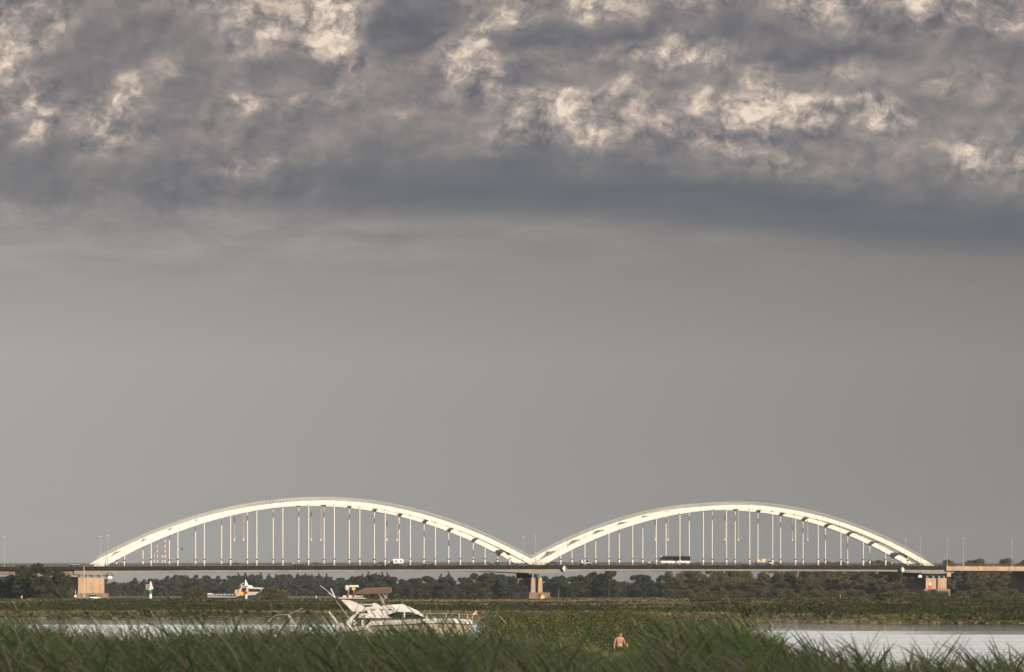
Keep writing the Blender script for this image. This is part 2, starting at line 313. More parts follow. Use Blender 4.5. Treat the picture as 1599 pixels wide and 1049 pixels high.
def make_terrain():
    ysamp=np.unique(np.concatenate([np.arange(-60,20,8),np.arange(20,130,2.5),np.arange(130,350,5),np.arange(350,470,12),np.arange(440,620,5),np.arange(620,1200,12),np.arange(1200,2000,40),np.arange(2000,4001,250)]).astype(float))
    tx=np.linspace(-1,1,201); xs=np.sign(tx)*(np.abs(tx)**1.9)
    nY=len(ysamp); V=np.zeros((nY,len(xs),3))
    half=np.maximum(300,.30*np.abs(ysamp)+60); half=np.where(ysamp>900,np.maximum(half,2200),half); half=np.maximum.accumulate(half)
    half[:]=2600
    # finer middle, coarse outside; same columns for every row so that one sheet closes
    xs=np.unique(np.concatenate([np.arange(-30,30,.9),np.arange(-140,140,4),np.arange(-420,420,12),np.arange(-2600,2601,200)]).astype(float))
    X,Y=np.meshgrid(xs,ysamp); Z=ground(X,Y); Z=np.where(Y>1200,np.minimum(np.where(Z<-1,Z,2.3),2.6),Z)
    V=np.stack([X,Y,Z],-1); ny,nx=X.shape; idx=np.arange(ny*nx).reshape(ny,nx)
    q=np.stack([idx[:-1,:-1],idx[:-1,1:],idx[1:,1:],idx[1:,:-1]],-1).reshape(-1)
    me=bpy.data.meshes.new('ground'); me.vertices.add(ny*nx); me.vertices.foreach_set('co',V.astype(np.float32).ravel())
    n=len(q)//4; me.loops.add(n*4); me.loops.foreach_set('vertex_index',q.astype(np.int32)); me.polygons.add(n)
    me.polygons.foreach_set('loop_start',(np.arange(n)*4).astype(np.int32)); me.polygons.foreach_set('loop_total',np.full(n,4,np.int32)); me.polygons.foreach_set('use_smooth',np.ones(n,bool))
    m=bpy.data.materials.new('meadow ground'); m.use_nodes=True; g=N(m.node_tree); p=g.n['Principled BSDF']; p.inputs['Roughness'].default_value=.95; p.inputs['Specular IOR Level'].default_value=.1
    P=g.node('ShaderNodeNewGeometry').outputs['Position']; x,y,z=g.sep(P)
    n1=g.noise(g.v('MULTIPLY',P,(.02,.06,0)),1,7,.62); n2=g.noise(g.v('MULTIPLY',P,(.25,.5,0)),1,5,.6)
    col=g.ramp(g.m('ADD',g.m('MULTIPLY',n1,.75),g.m('MULTIPLY',n2,.3)),[(.3,(.022,.028,.012)),(.45,(.036,.040,.018)),(.58,(.058,.052,.025)),(.75,(.09,.072,.04))])
    sand=g.ramp(n2,[(.3,(.16,.125,.09)),(.7,(.24,.19,.14))]); col=g.mix(g.mr(g.m('ADD',z,g.m('MULTIPLY',n2,.3)),.62,.30),col,sand)
    mud=(.03,.027,.02); col=g.mix(g.mr(z,.10,-.1),col,mud); g.l.new(col,p.inputs['Base Color'])
    b=g.node('ShaderNodeBump'); b.inputs['Strength'].default_value=.6; b.inputs['Distance'].default_value=.3; g.l.new(n2,b.inputs['Height']); g.l.new(b.outputs[0],p.inputs['Normal'])
    me.materials.append(m); me.update(calc_edges=True); o=link(bpy.data.objects.new('ground',me)); o['kind']='structure'
make_terrain()
def make_water():
    mb=MB(); mb.add([(-2600,-60,0),(2600,-60,0),(2600,4000,0),(-2600,4000,0)],[(0,1,2,3)])
    m=bpy.data.materials.new('river water'); m.use_nodes=True; g=N(m.node_tree); p=g.n['Principled BSDF']
    p.inputs['Base Color'].default_value=(.045,.045,.035,1); p.inputs['IOR'].default_value=1.33
    P=g.node('ShaderNodeNewGeometry').outputs['Position']
    px,py,pz_=g.sep(P); patch=g.m('ADD',py,g.m('MULTIPLY',g.m('SUBTRACT',g.noise(g.v('MULTIPLY',P,(.008,.05,1)),1,4,.6),.5),170)); wind=g.mr(g.m('ADD',patch,g.mr(px,0,58,0,78)),425,372,0,1)
    st=g.noise(g.v('MULTIPLY',P,(.012,.22,1)),1,4,.65); wind=g.m('MULTIPLY',wind,g.mr(st,.30,.46,.35,1)); g.l.new(g.mr(wind,0,1,.05,.32,'LINEAR'),p.inputs['Roughness'])
    a=g.noise(g.v('MULTIPLY',P,(.5,1.4,1)),1,5,.6); c=g.noise(g.v('MULTIPLY',P,(.035,.16,1)),1,4,.6)
    b=g.node('ShaderNodeBump'); b.inputs['Distance'].default_value=.22; g.l.new(g.m('MULTIPLY',g.mr(c,.35,.62,.5,1.0),g.mr(wind,0,.6,.10,1.0)),b.inputs['Strength']); g.l.new(a,b.inputs['Height']); g.l.new(b.outputs[0],p.inputs['Normal'])
    o=mb.build('water',m); o['kind']='structure'
make_water()
def shade_cloud():
    # unseen cumulus shape added behind the viewer towards the sun, shading the near bank
    h=300; k=h/math.tan(SUN_EL); cx,cy=math.sin(SUN_AZ)*k-4,math.cos(SUN_AZ)*k+42; rr=np.random.default_rng(5); mb=MB()
    for i in range(27):
        a=rr.uniform(0,2*PI); q=math.sqrt(rr.uniform(0,1)); s=rr.uniform(14,26)*(1.15-.5*q)
        mb.ball((q*math.cos(a)*105,q*math.sin(a)*36,rr.uniform(-2,4)),(s*1.4,s*.8,s*.28),16,10)
    m=mat('shade caster white',(.9,.9,.9),(.8,.8,.8),.02,1.0); o=mb.build('shade_cloud',m,smooth=True,loc=(cx,cy,h)); o['kind']='structure'
shade_cloud()
# ------------------------------------------------------------------ bridge
X0,D0=-151.668,1040.51; BC,BS=.94221,.33502; RW=14.1
def s_of(u,w): uu=u-799.5; return (F*(X0-BS*w)-uu*(D0+BC*w))/(uu*BS-F*BC)
def bworld(s,w,z=0): return Vector((X0+BC*s-BS*w,D0+BS*s+BC*w,z))
_cs=[-420,-60,0,85,171,256,341,420,900]; _cz=[12.6,13.35,13.60,14.15,14.64,14.86,14.85,14.8,14.4]
def zf(s):
    # smooth cubic through the control heights (centre of the fascia)
    i=max(0,min(len(_cs)-2,next((k for k in range(len(_cs)-1) if s<=_cs[k+1]),len(_cs)-2)))
    def sl_(k):
        if k<=0: return (_cz[1]-_cz[0])/(_cs[1]-_cs[0])
        if k>=len(_cs)-1: return (_cz[-1]-_cz[-2])/(_cs[-1]-_cs[-2])
        return (_cz[k+1]-_cz[k-1])/(_cs[k+1]-_cs[k-1])
    h=_cs[i+1]-_cs[i]; t=(s-_cs[i])/h; m0,m1=sl_(i)*h,sl_(i+1)*h
    return (2*t**3-3*t*t+1)*_cz[i]+(t**3-2*t*t+t)*m0+(-2*t**3+3*t*t)*_cz[i+1]+(t**3-t*t)*m1
ZD=lambda s: zf(s)+.55        # road surface
brg=empty('arch_bridge',(X0,D0,0),math.atan2(BS,BC))
tag(brg,'long white twin-arch road bridge crossing the whole width of the river','bridge')
S_A,S_B=s_of(-330,0),0.0
# deck
def strip(name,s0,s1,y0,y1,zo0,zo1,m,step=8,parent=brg):
    mb=MB(); secs=[]; n=max(1,int(abs(s1-s0)/step))
    for i in range(n+1):
        s=s0+(s1-s0)*i/n; z=zf(s); secs.append([(s,y0,z+zo0),(s,y1,z+zo0),(s,y1,z+zo1),(s,y0,z+zo1)])
    mb.loft(secs); return mb.build(name,m,parent)
EXP=s_of(1478,-3.4)         # joint between the arch spans and the right approach
strip('road_deck',-300,EXP-.3,-2.6,RW+2.6,.0,.55,M['deckconc'])
strip('edge_beam',-300,EXP-.3,-3.4,-2.61,-.62,.62,M['fascia'])
strip('edge_beam',-300,EXP-.3,RW+2.61,RW+3.4,-.62,.62,M['fascia'])
ed=strip('edge_beam',EXP,700,-3.4,-2.61,-1.35,.45,M['concrete']); ed['label']='sandy concrete edge beam of the right approach'
strip('edge_beam',EXP,700,RW+2.61,RW+3.4,-1.35,.45,M['concrete'])
strip('road_deck',EXP,700,-2.6,RW+2.6,-.5,.55,M['deckconc'])
for k in range(0,14):
    s=EXP+ (s_of(1527,-3.4)-EXP)*k+.05
    if k: MB().box((s,-3.405,zf(s)-.45),(.25,.06,1.75)).build('joint',M['fascia'],ed)
# main girders with haunches over the piers
def girder(y,s0,s1,piers,lab=None):
    mb=MB(); secs=[]; n=int((s1-s0)/4)
    for i in range(n+1):
        s=s0+(s1-s0)*i/n; z=zf(s); hd=min(abs(s-p) for p in piers); dep=1.35+1.0*max(0,1-hd/24)**1.3
        secs.append([(s,y-.6,z-dep-.35),(s,y+.6,z-dep-.35),(s,y+.6,z-.02),(s,y-.6,z-.02)])
    mb.loft(secs); return mb.build('girder',M['girder'],brg)
PIERS=[0,171,342]
girder(-1.4,-9,351,PIERS); girder(RW+1.4,-9,351,PIERS); 
mb=MB()
for k in range(-1,69):
    s=k*5.1
    if s<348: mb.beam((s,-.8,zf(s)-.5),(s,RW+.8,zf(s)-.5),.4,.9)
mb.build('cross_beams',M['girder'],brg)
for k in range(34):
    s=5+k*10.05
    if s<338: MB().box((s,-2.02,zf(s)-1.62),(2.2 if k%3 else 3.2,.06,.22)).build('drain_box',M['teal'],brg)
for (a,b,lab) in ((-300,-9.4,None),(EXP+.5,700,None)):
    for y in (-.8,RW*.5,RW+.8): strip('approach_girder',a,b,y-.5,y+.5,-2.3 if a<0 else -1.4,-.63 if a<0 else -.51,M['concrete_d'] if a<0 else M['girder'])
# railings
def railing(y,s0,s1,step=2.0):
    mb=MB(); s=s0; n=int((s1-s0)/step)
    for i in range(n):
        a=s0+i*step; b=a+step; za,zb=zf(a)+.62,zf(b)+.62
        mb.box((a,y,za+.55),(.09,.09,1.1))
        for h,t in ((1.1,.10),(.82,.05),(.6,.05),(.38,.05),(.16,.05)): mb.beam((a,y,za+h),(b,y,zb+h),.06,t)
    return mb.build('railing',M['railing'],brg)
railing(-3.0,-300,-100,4); railing(-3.0,-100,460); railing(RW+3.0,-300,500,3)
def barrier(y):
    mb=MB()
    for i in range(int(760/4)):
        a=-300+4*i; b=a+4; mb.beam((a,y,zf(a)+1.2),(b,y,zf(b)+1.2),.08,.32); mb.box((a,y,zf(a)+.85),(.12,.14,.6))
    mb.build('crash_barrier',M['railing'],brg)
barrier(1.5); barrier(RW-1.5)
# arches
P_=10.0; ARCH=[(0.0,171.0,23.9),(171.0,341.0,23.35)]; FIRST=[0.0,171.0]
def axis_z(ai,s):
    a,b,rise=ARCH[ai]; t=(s-a)/(b-a); return (zf(a)+.35)*(1-t)+(zf(b)+.35)*t+4*rise*t*(1-t)
for ai,(a,b,rise) in enumerate(ARCH):
    L=b-a
    for y,which in ((0,'near'),(RW,'far')):
        secs=[];n=64
        for i in range(n+1):
            s=a+L*i/n; z=axis_z(ai,s); e=.5
            dz=(axis_z(ai,min(s+e,b))-axis_z(ai,max(s-e,a)))/((min(s+e,b))-(max(s-e,a))); nl=math.hypot(1,dz); nx,nz=-dz/nl,1/nl
            dep=.84+.30*(abs(2*i/n-1))**6
            pts=[]
            for sy,sn in ((-.8,-1),(.8,-1),(.8,1),(-.8,1)):
                pts.append((s+nx*sn*dep,y+sy*.85,z+nz*sn*dep))
            secs.append(pts)
        secs[0]=[(a-.6,y-.8,zf(a)-.2),(a-.6,y+.8,zf(a)-.2),(a-1.6,y+.8,zf(a)+.9),(a-1.6,y-.8,zf(a)+.9)]
        secs[-1]=[(b+.6,y-.8,zf(b)-.2),(b+.6,y+.8,zf(b)-.2),(b+1.6,y+.8,zf(b)+.9),(b+1.6,y-.8,zf(b)+.9)]
        rib=MB().loft(secs).build('arch_rib',M['white_steel'],brg,bevel=.06)
        # hand rail along the top of the rib
        mb=MB()
        for yy in (y-.72,y+.72):
            for i in range(2,n*2-2):
                s0=a+L*i/(2*n); s1=a+L*(i+1)/(2*n)
                z0,z1=axis_z(ai,s0)+1.0,axis_z(ai,s1)+1.0
                sl0=1+.55*abs(2*(s0-a)/L-1)**2*.35
                mb.beam((s0,yy,z0+1.05*sl0),(s1,yy,z1+1.05*sl0),.05,.05); mb.beam((s0,yy,z0+.55*sl0),(s1,yy,z1+.55*sl0),.03,.03); mb.box((s0,yy,z0+.5*sl0),(.05,.05,1.1*sl0))
        mb.build('rib_handrail',M['lampsteel'],rib)
        # hangers
        first=a if ai==0 else 171.0
        for k in range(1,17):
            s=first+k*P_
            if s>b-6: continue
            zt=axis_z(ai,s)-.85; zb=zf(s)+.6
            if zt-zb<1.2: continue
            j=min(2.3,(zt-zb)*.5)
            MB().box((s,y,(zb+j+.25+zt)/2),(.24,.2,zt-zb-j-.25)).build('hanger',M['cable'],rib)
            MB().box((s,y,zb+j/2),(.46,.42,j)).box((s,y,zb+j+.12),(.78,.70,.42),mi=1).build('hanger_anchor',[M['white_steel'],M['dark']],rib)
    # cross struts with curved haunches
    for k in range(1,17):
        s=(a if ai==0 else 171.0)+k*P_
        if s>b-6: continue
        z=axis_z(ai,s); portal=(k in (1,16)); up=[];lo=[]
        H=1.0 if portal else .5; hh=1.7 if portal else 1.45
        for i in range(17):
            y=.78+(RW-1.56)*i/16; t=abs(2*i/16-1); up.append((y,z+.55)); lo.append((y,z+.55-H-(hh-.35)*t**3))
        prof=lo+up[::-1]; mb=MB(); wd=1.3 if portal else .55
        vs=[(s-wd/2,y,q) for y,q in prof]+[(s+wd/2,y,q) for y,q in prof]; n=len(prof); fs=[]
        for i in range(16):
            fs.append((i,i+1,n-2-i,n-1-i)); fs.append((n+i,n+n-1-i,n+n-2-i,n+i+1)); fs.append((i,n+i,n+i+1,i+1)); fs.append((n-1-i,n-2-i,2*n-2-i,2*n-1-i))
        fs+= [(0,n-1,2*n-1,n),(16,n+16,n+17,17)]
        mb.add(vs,fs); mb.build('cross_strut',M['strut'],brg)
# approach columns and piers -------------------------------------------------
def pier(s,lenx,y0,y1,zb,ztop,name,plinth=None,col=None,flank=None):
    pass
def pz(v,s,w=-2.0): return CZ+(HV-v)/F*(D0+BS*s+BC*w)
def gz(s,w=-2): 
    p=bworld(s,w); return float(ground(p.x,p.y))
# left pier
sL0,sL1=s_of(122,-2.5),s_of(163,-2.5); mid=(sL0+sL1)/2
p=MB().box(((sL0+sL1)/2,5.5,(pz(901,mid)+1)/2),(sL1-sL0,16,pz(901,mid)-1)).build('pier',M['concrete'],brg,bevel=.08)
p['label']='wide square left pier of warm sandy concrete'
MB().box((mid+.5,5.4,1.9),(sL1-sL0+2.2,17.2,5.0)).build('plinth',M['concrete_d'],p,bevel=.08)
mb=MB()
for q in (.12,.38,.62,.9):
    sx=sL0+(sL1-sL0)*q
    for y in (-1.4,5,RW-1.4): mb.box((sx,y,pz(899.3,mid)),(1.1,1.1,1.0))
mb.build('bearing',[M['blue']],p)
MB().box((sL0+3.2,6,pz(895,mid)),(sL1-sL0+6.5,14,2.4)).build('crosshead',M['girder'],p)
# centre pier: two tapered blades on a plinth with a long flank coloured dark for shade
sC=171.0
p=MB().box((sC-.2,7.0,(pz(904,sC)+2.2)/2+1.0),(3.6,15.0,pz(904,sC)-4.0)).build('pier',M['shaded_flank'],brg); p['label']='narrow centre pier with two pale columns'
for a,b in ((829.3,835.6),(840.4,846.6)):
    s0,s1=s_of(a,-2),s_of(b,-2); zt=pz(901.5,sC); z0=pz(924.2,sC)
    mb=MB(); c=(s0+s1)/2; hw=(s1-s0)/2
    mb.loft([[(c-hw*1.15,-2.2,z0),(c+hw*1.15,-2.2,z0),(c+hw*1.15,-.6,z0),(c-hw*1.15,-.6,z0)],[(c-hw*.85,-2.2,zt),(c+hw*.85,-2.2,zt),(c+hw*.85,-.6,zt),(c-hw*.85,-.6,zt)]]); mb.build('column',M['concrete'],p,bevel=.05)
pl=MB().box((sC,5.6,(pz(924.3,sC)+0)/2),(8.6,18.4,pz(924.3,sC))).build('plinth',M['concrete_d'],p,bevel=.1)
MB().box((sC-4.34,3.5,pz(929.5,sC)),(.1,4,1.1)).build('recess',M['dark'],pl)
mb=MB(); s=sC-1.9
for y in (4.2,9.8): mb.box((s-.12,y,pz(919,sC)),(.25,.4,2.6))
mb.box((s-.12,7.0,pz(916,sC)),(.25,6.0,.45)); mb.build('door_frame',M['concrete'],p)
mb=MB()
for c in (s_of(832.5,-2),s_of(843.5,-2)):
    mb.box((c,-1.4,pz(897.4,sC)),(.8,.9,pz(893.2,sC)-pz(901.5,sC))); mb.box((c,RW+1.2,pz(897.4,sC)),(1.2,.9,pz(893.2,sC)-pz(901.5,sC)))
mb.build('bearing',M['blue'],p)
mb=MB().box((sC-.2,RW+.6,pz(898,sC)),(4.2,1.6,2.2)).box((sC-.2,4,pz(899,sC)),(1.0,8,1.6)); mb.build('crosshead',M['fascia'],p)
MB().box((s_of(832.7,-2),-2.24,pz(918,sC)),(1.25,.05,.8)).build('painted_mark',M['teal'],p)
# right pier
sR0,sR1=s_of(1446,-2.5),s_of(1478,-2.5); mid=(sR0+sR1)/2
p=MB().box((mid,7.3,(pz(903,mid)+2)/2),(sR1-sR0-.3,17.5,pz(903,mid)-2)).build('pier',M['shaded_flank'],brg); p['label']='broad right pier at the end of the arches'
for a,b in ((1446,1462),(1464.5,1478.5)):
    s0,s1=s_of(a,-2.5),s_of(b,-2.5); MB().box(((s0+s1)/2,-1.9,(pz(902,mid)+pz(919,mid))/2),(s1-s0,1.0,pz(902,mid)-pz(919,mid))).build('column',M['concrete'],p,bevel=.06)
MB().box((mid+.5,7.2,(pz(919,mid)+0)/2),(sR1-sR0+2.6,19.4,pz(919,mid))).build('plinth',M['concrete_d'],p,bevel=.1)
mb=MB()
for q in (.1,.4,.68,.92):
    for y in (-1.3,6,RW): mb.box((sR0+(sR1-sR0)*q,y,pz(900.5,mid)),(1.0,1.0,1.1))
mb.build('bearing',M['blue'],p)
MB().box((mid-.8,6.5,pz(896.5,mid)),(sR1-sR0+1.2,16.5,1.5)).build('crosshead',M['fascia'],p)
MB().box((sR1+.9,-1.9,pz(896.5,mid)),(1.8,2.2,1.7)).build('bracket',M['concrete'],p)
# far approach pier at the right edge, more beyond
for u in (1611,1700,1830):
    s=s_of(u,-1); 
    q=MB().box((s+3,7,7.4),(5.5,18,11.5)).build('pier',M['shaded_flank'],brg)
for k in range(1,6):
    s=-44*k; MB().box((s,6.5,6),(3,16,12.2)).build('pier',M['concrete_d'],brg)

# ------------------------------------------------------------------ lamps
def bri(root,s,w,z,ry=0): root.location=bworld(s,w,z); root.rotation_euler=(0,0,math.atan2(BS,BC)+ry); return root
def copy_tree(o,parent=None):
    c=o.copy(); link(c)
    if parent: c.parent=parent
    for ch in o.children: copy_tree(ch,c)
    return c
lp=empty('street_lamp'); H=11.2
MB().tube([(0,0,0),(0,0,4),(0,0,H)],[.13,.11,.075],8).build('pole',M['lampsteel'],lp)
MB().box((0,0,.5),(.45,.45,1.0)).build('base',M['lampsteel'],lp)
MB().box((0,0,H+.05),(.9,.3,.12)).build('lamp_head',M['lampsteel'],lp)
lamps=[(7,'far left, thin and alone over the clump of trees'),(157,'left of the pair beside the left foot of the left arch'),(168,'right of the pair beside the left foot of the left arch'),(817,'left of the pair where the two arches meet'),(836,'right of the pair where the two arches meet'),(1414,'behind the right foot of the right arch'),(1437,'in front of the right foot of the right arch'),(1479,'on the right approach, first past the arch'),(1504,'on the right approach, second past the arch'),(1580,'on the right approach, nearest the right edge')]
for i,(u,t) in enumerate(lamps):
    w={7:RW+2,157:RW+1.9,168:-2.3,817:RW+1.9,836:-2.3,1414:RW+1.9,1437:-2.3,1479:RW+1.9,1504:-2.3,1580:RW+1.9}[u]
    o=lp if i==0 else copy_tree(lp); s=s_of(u,w); bri(o,s,w,ZD(s)); tag(o,'pale lamp post '+t,'lamp post','lamp posts standing on the bridge deck')
hl=empty('hanging_lamp')
MB().tube([(0,0,0),(0,0,6)],.2,8).build('lamp_pole',M['lampsteel'],hl); MB().box((0,0,-.35),(.5,.42,.8)).build('lamp_head',M['lampsteel'],hl)
far_l=[(366,'left'),(486,'left'),(604,'left'),(1023,'right'),(1132,'right'),(1237,'right')]; near_l=[(380,'left'),(501,'left'),(620,'left'),(1043,'right'),(1153,'right'),(1261,'right')]
ords=['first','second','third']
first=True
for lst,w,nm in ((far_l,RW-.0,'far'),(near_l,0.0,'near')):
    for i,(u,sd_) in enumerate(lst):
        o=hl if first else copy_tree(hl); first=False; s=s_of(u,w)
        ai=0 if s<171 else 1; top=axis_z(ai,s)-.8; zl=pz(840.5,s,w); bri(o,s,w,zl)
        for ch in o.children:
            if ch.name.startswith('lamp_pole'): ch.scale=(1,1,(top-zl)/6)
        tag(o,'pale lamp pole hanging from the %s arch, %s rib, %s from the left'%(sd_,nm,ords[i%3]),'hanging lamp','lamp poles hanging from the arches')

# ------------------------------------------------------------------ vehicles (x forward)
def wheels(mb,xs,wid,r=.32):
    for x in xs:
        for y in (-wid/2,wid/2): mb.tube([(x,y-.1,r),(x,y+.1,r)],r,12)
    return mb
def car(paint,L=4.3,Hh=1.45,est=False):
    r=empty('car'); w=1.75; h=L/2
    body=[(-h,.35),(h-.1,.3),(h,.55),(h-.15,.78),(h-1.15,.92),(-h+.25,.98),(-h,.75)]
    MB().prism(body,-w/2,w/2).build('body',paint,r,bevel=.06)
    tail=-h+.25 if est else -h+.75
    cab=[(-h+.15,.975),(h-1.15,.915),(h-2.05,Hh-.06),(tail+.35,Hh-.06)]
    secs=[[(x,-w/2+.1+(z-.9)*.32,z) for x,z in cab],[(x,w/2-.1-(z-.9)*.32,z) for x,z in cab]]
    MB().loft(secs).build('windows',M['glass'],r)
    MB().prism([(tail+.3,Hh-.07),(h-2.0,Hh-.07),(h-2.25,Hh),(tail+.55,Hh)],-w/2+.24,w/2-.24).build('roof',paint,r,bevel=.03)
    wheels(MB(),(-h+.8,h-.85),w-.1).build('wheels',M['dark'],r)
    for y in (-.6,.6): MB().box((h-.06,y,.62),(.08,.3,.14)).build('headlight',M['wh'],r)
    return r
def put(o,u,w,lab,cat,flip=False,group=None):
    s=s_of(u,w); bri(o,s,w,ZD(s),PI if flip else 0); tag(o,lab,cat,group); return o
G='vehicles driving over the bridge'
put(car(M['darkcar'],4.2,1.4),366,9.5,'dark car on the bridge under the left arch, nearest the left end','car',True,G)
put(car(M['silver'],4.5,1.35,True),466,3.5,'long silver car low on the bridge under the crown of the left arch','car',False,G)
put(car(M['darkcar'],4.2,1.4),489,9.5,'dark car just right of the silver car under the left arch crown','car',True,G)
put(car(M['darkcar'],4.4,1.5),592,9.5,'dark car left of the towed white caravan','car',True,G)
put(car(M['darkcar'],4.3,1.6,True),609.5,3.5,'dark estate car towing the white caravan','car',True,G)
cv=empty('caravan')
MB().prism([(-1.9,.45),(1.8,.45),(2.1,.9),(1.95,2.2),(1.5,2.5),(-1.6,2.5),(-2.0,2.1),(-2.1,.9)],-1.1,1.1).build('body',M['wh'],cv,bevel=.1)
for x in (-1.0,.9): MB().box((x,-1.11,1.7),(.7,.06,.5)).build('window',M['glass'],cv)
wheels(MB(),(-.1,),2.1).build('wheels',M['dark'],cv); MB().beam((-2.0,0,.5),(-3.2,0,.5),.1,.1).build('drawbar',M['dark'],cv)
cv.scale=(1,1,1); put(cv,621,3.5,'white caravan towed along the bridge under the left arch','caravan',False,G)
put(car(M['silver'],4.6,1.35,True),669,3.5,'silver car to the right of the caravan under the left arch','car',False,G)
put(car(M['darkcar'],4.2,1.4),772,9.5,'dark car at the right foot of the left arch','car',True,G)
put(car(M['darkcar'],4.4,1.45),861,9.5,'dark car at the left foot of the right arch','car',True,G)
vn_=empty('pickup_truck')
MB().prism([(-2.4,.45),(2.5,.45),(2.5,.95),(1.5,1.1),(1.48,1.12),(-2.4,1.1)],-.9,.9).build('body',M['wh'],vn_,bevel=.05)
MB().prism([(-.6,1.1),(1.4,1.1),(.75,1.8),(-.4,1.85)],-.78,.78).build('cabin',M['glass'],vn_); MB().prism([(-2.3,1.1),(-1.3,1.1),(-1.3,2.1),(-2.3,2.1)],-.8,.8).build('tool_box',M['wh'],vn_,bevel=.04)
wheels(MB(),(-1.5,1.6),1.7,.38).build('wheels',M['dark'],vn_)
put(vn_,914,3.5,'small white pickup with a box on its back under the right arch','pickup',False,G)
put(car(M['silver'],4.2,1.5),1016.5,3.5,'pale car just ahead of the dark-windowed coach','car',True,G)
cc=empty('coach'); L=12.6
MB().prism([(-L/2,.35),(L/2-.1,.35),(L/2,.6),(L/2-.05,1.75),(-L/2,1.75)],-1.25,1.25).build('body',M['wh'],cc,bevel=.06)
MB().prism([(-L/2,1.76),(L/2-.04,1.76),(L/2-.5,3.35),(L/2-.8,3.5),(-L/2+.1,3.5)],-1.22,1.22).build('windows',M['glass'],cc,bevel=.05)
MB().box((-.3,0,3.56),(L-1.2,2.2,.12)).box((-3,0,3.7),(2,1.5,.2)).build('roof',M['darkcar'],cc,bevel=.03)
wheels(MB(),(-L/2+2.6,-L/2+3.7,L/2-2.6),2.35,.5).build('wheels',M['dark'],cc)
for y in (-.95,.95): MB().box((L/2+.0,y,.85),(.1,.35,.2)).build('headlight',M['silver'],cc)
for y in (-1.45,1.45): MB().box((L/2+.1,y,2.7),(.12,.2,.5)).build('mirror',M['dark'],cc)
put(cc,1053,3.6,'white coach with dark upper windows under the right arch','coach',True,G)
put(car(M['redcar'],4.3,1.2),1085,3.5,'low red car following right behind the coach','car',True,G)
put(car(M['silver'],4.3,1.15,True),1165,3.5,'low pale car midway between the coach and the cream-loaded truck','car',True,G)
tk=empty('flatbed_truck')
MB().box((-1.2,0,.75),(5.2,2.1,.28)).build('bed',M['dark'],tk); wheels(MB(),(-2.6,2.2),2.0,.42).build('wheels',M['dark'],tk)
MB().prism([(1.35,.5),(3.3,.5),(3.4,1.3),(2.9,2.2),(1.35,2.25)],-1,1).build('cab',M['wh'],tk,bevel=.06)
MB().prism([(2.0,1.35),(3.25,1.35),(2.85,2.05),(2.0,2.08)],-1.03,1.03).build('window',M['glass'],tk); MB().box((1.8,0,.95),(.9,2.05,.35)).build('stripe',M['red'],tk)
mb=MB(); rr=random.Random(3)
for i in range(14): mb.box((-3.3+rr.random()*4.0,-.7+rr.random()*1.4,1.2+rr.random()*1.15*(.6+.4*rr.random())),(.7+rr.random()*.7,.6,.5+rr.random()*.5),rr.random()*.6)
mb.build('load',M['cream'],tk); put(tk,1192,3.5,'small truck carrying a cream load with a red striped white cab','truck',False,G)
put(car(M['darkcar'],4.4,1.4),1213,9.5,'dark car right in front of the cream-loaded truck','car',False,G)
put(car(M['wh'],4.2,1.3),115,3.5,'white car left of the left arch above the left pier','car',True,G)

# ------------------------------------------------------------------ signs on the bridge
def diamond(u,v,lab,flip):
    r=empty('navigation_sign'); a=1.25
    gx=-1 if flip else 1
    MB().prism([(0,-a),(gx*a*.85,0),(0,a)] if gx>0 else [(0,-a),(0,a),(-a*.85,0)],-.06,.06).build('green_half',M['green'],r)
    MB().prism([(0,-a),(0,a),(-a*.85,0)] if gx>0 else [(0,-a),(a*.85,0),(0,a)],-.06,.06).build('white_half',M['wh'],r)
    s=s_of(u,-3.6); bri(r,s,-3.6,pz(v,s,-3.6)); tag(r,lab,'sign',None)
diamond(881.8,887,'green and white diamond board hung on the bridge edge right of the centre pier',False)
diamond(1409,888.8,'green and white diamond board hung on the bridge edge left of the right pier',True)
def hung_light(u,v,lab):
    r=empty('navigation_light'); MB().prism([(-.9,0),(.9,0),(.55,1.0),(-.55,1.0)],-.5,.5).build('lantern',M['wh'],r)
    mb=MB(); mb.beam((-1.3,0,1.2),(1.3,0,1.2),.15,.2); mb.beam((-1.1,0,1.2),(-.5,0,2.4),.12,.12); mb.beam((1.1,0,1.2),(.5,0,2.4),.12,.12); mb.beam((-.9,0,-.1),(-1.5,0,.8),.1,.1); mb.beam((.9,0,-.1),(1.5,0,-.7),.1,.1); mb.build('bracket',M['fascia'],r)
    s=s_of(u,-2.6); bri(r,s,-2.6,pz(v,s,-2.6)); tag(r,lab,'lantern')
hung_light(171.5,903,'white lantern hung under the bridge beside the left pier'); hung_light(1436,901,'white lantern hung under the bridge beside the right pier')
def board(u,v,s_w,parts,lab,post=None):
    s=s_of(u,-2.6); r=empty('sign_board')
    for nm,dx,dz,w,h,m in parts: MB().box((dx,0,dz),(w,.1,h)).build(nm,M[m],r,bevel=.01)
    bri(r,s,s_w,pz(v,s,s_w)); tag(r,lab,'sign')
board(1452.5,914,-2.52,[('white_panel',0,.75,1.1,1.0,'wh'),('red_panel',0,-.6,1.4,1.6,'red')],'red and white board on the front of the right pier')
board(1474.3,927,-3.0,[('panel',0,.2,1.5,1.5,'yellow'),('lower_panel',0,-1.05,.7,.8,'yellow')],'yellow board on the plinth of the right pier')
board(845.5,932,-3.8,[('panel',0,0,1.4,1.5,'yellow'),('side_panel',-1.3,.8,.9,.8,'dark')],'yellow board on the plinth of the centre pier')
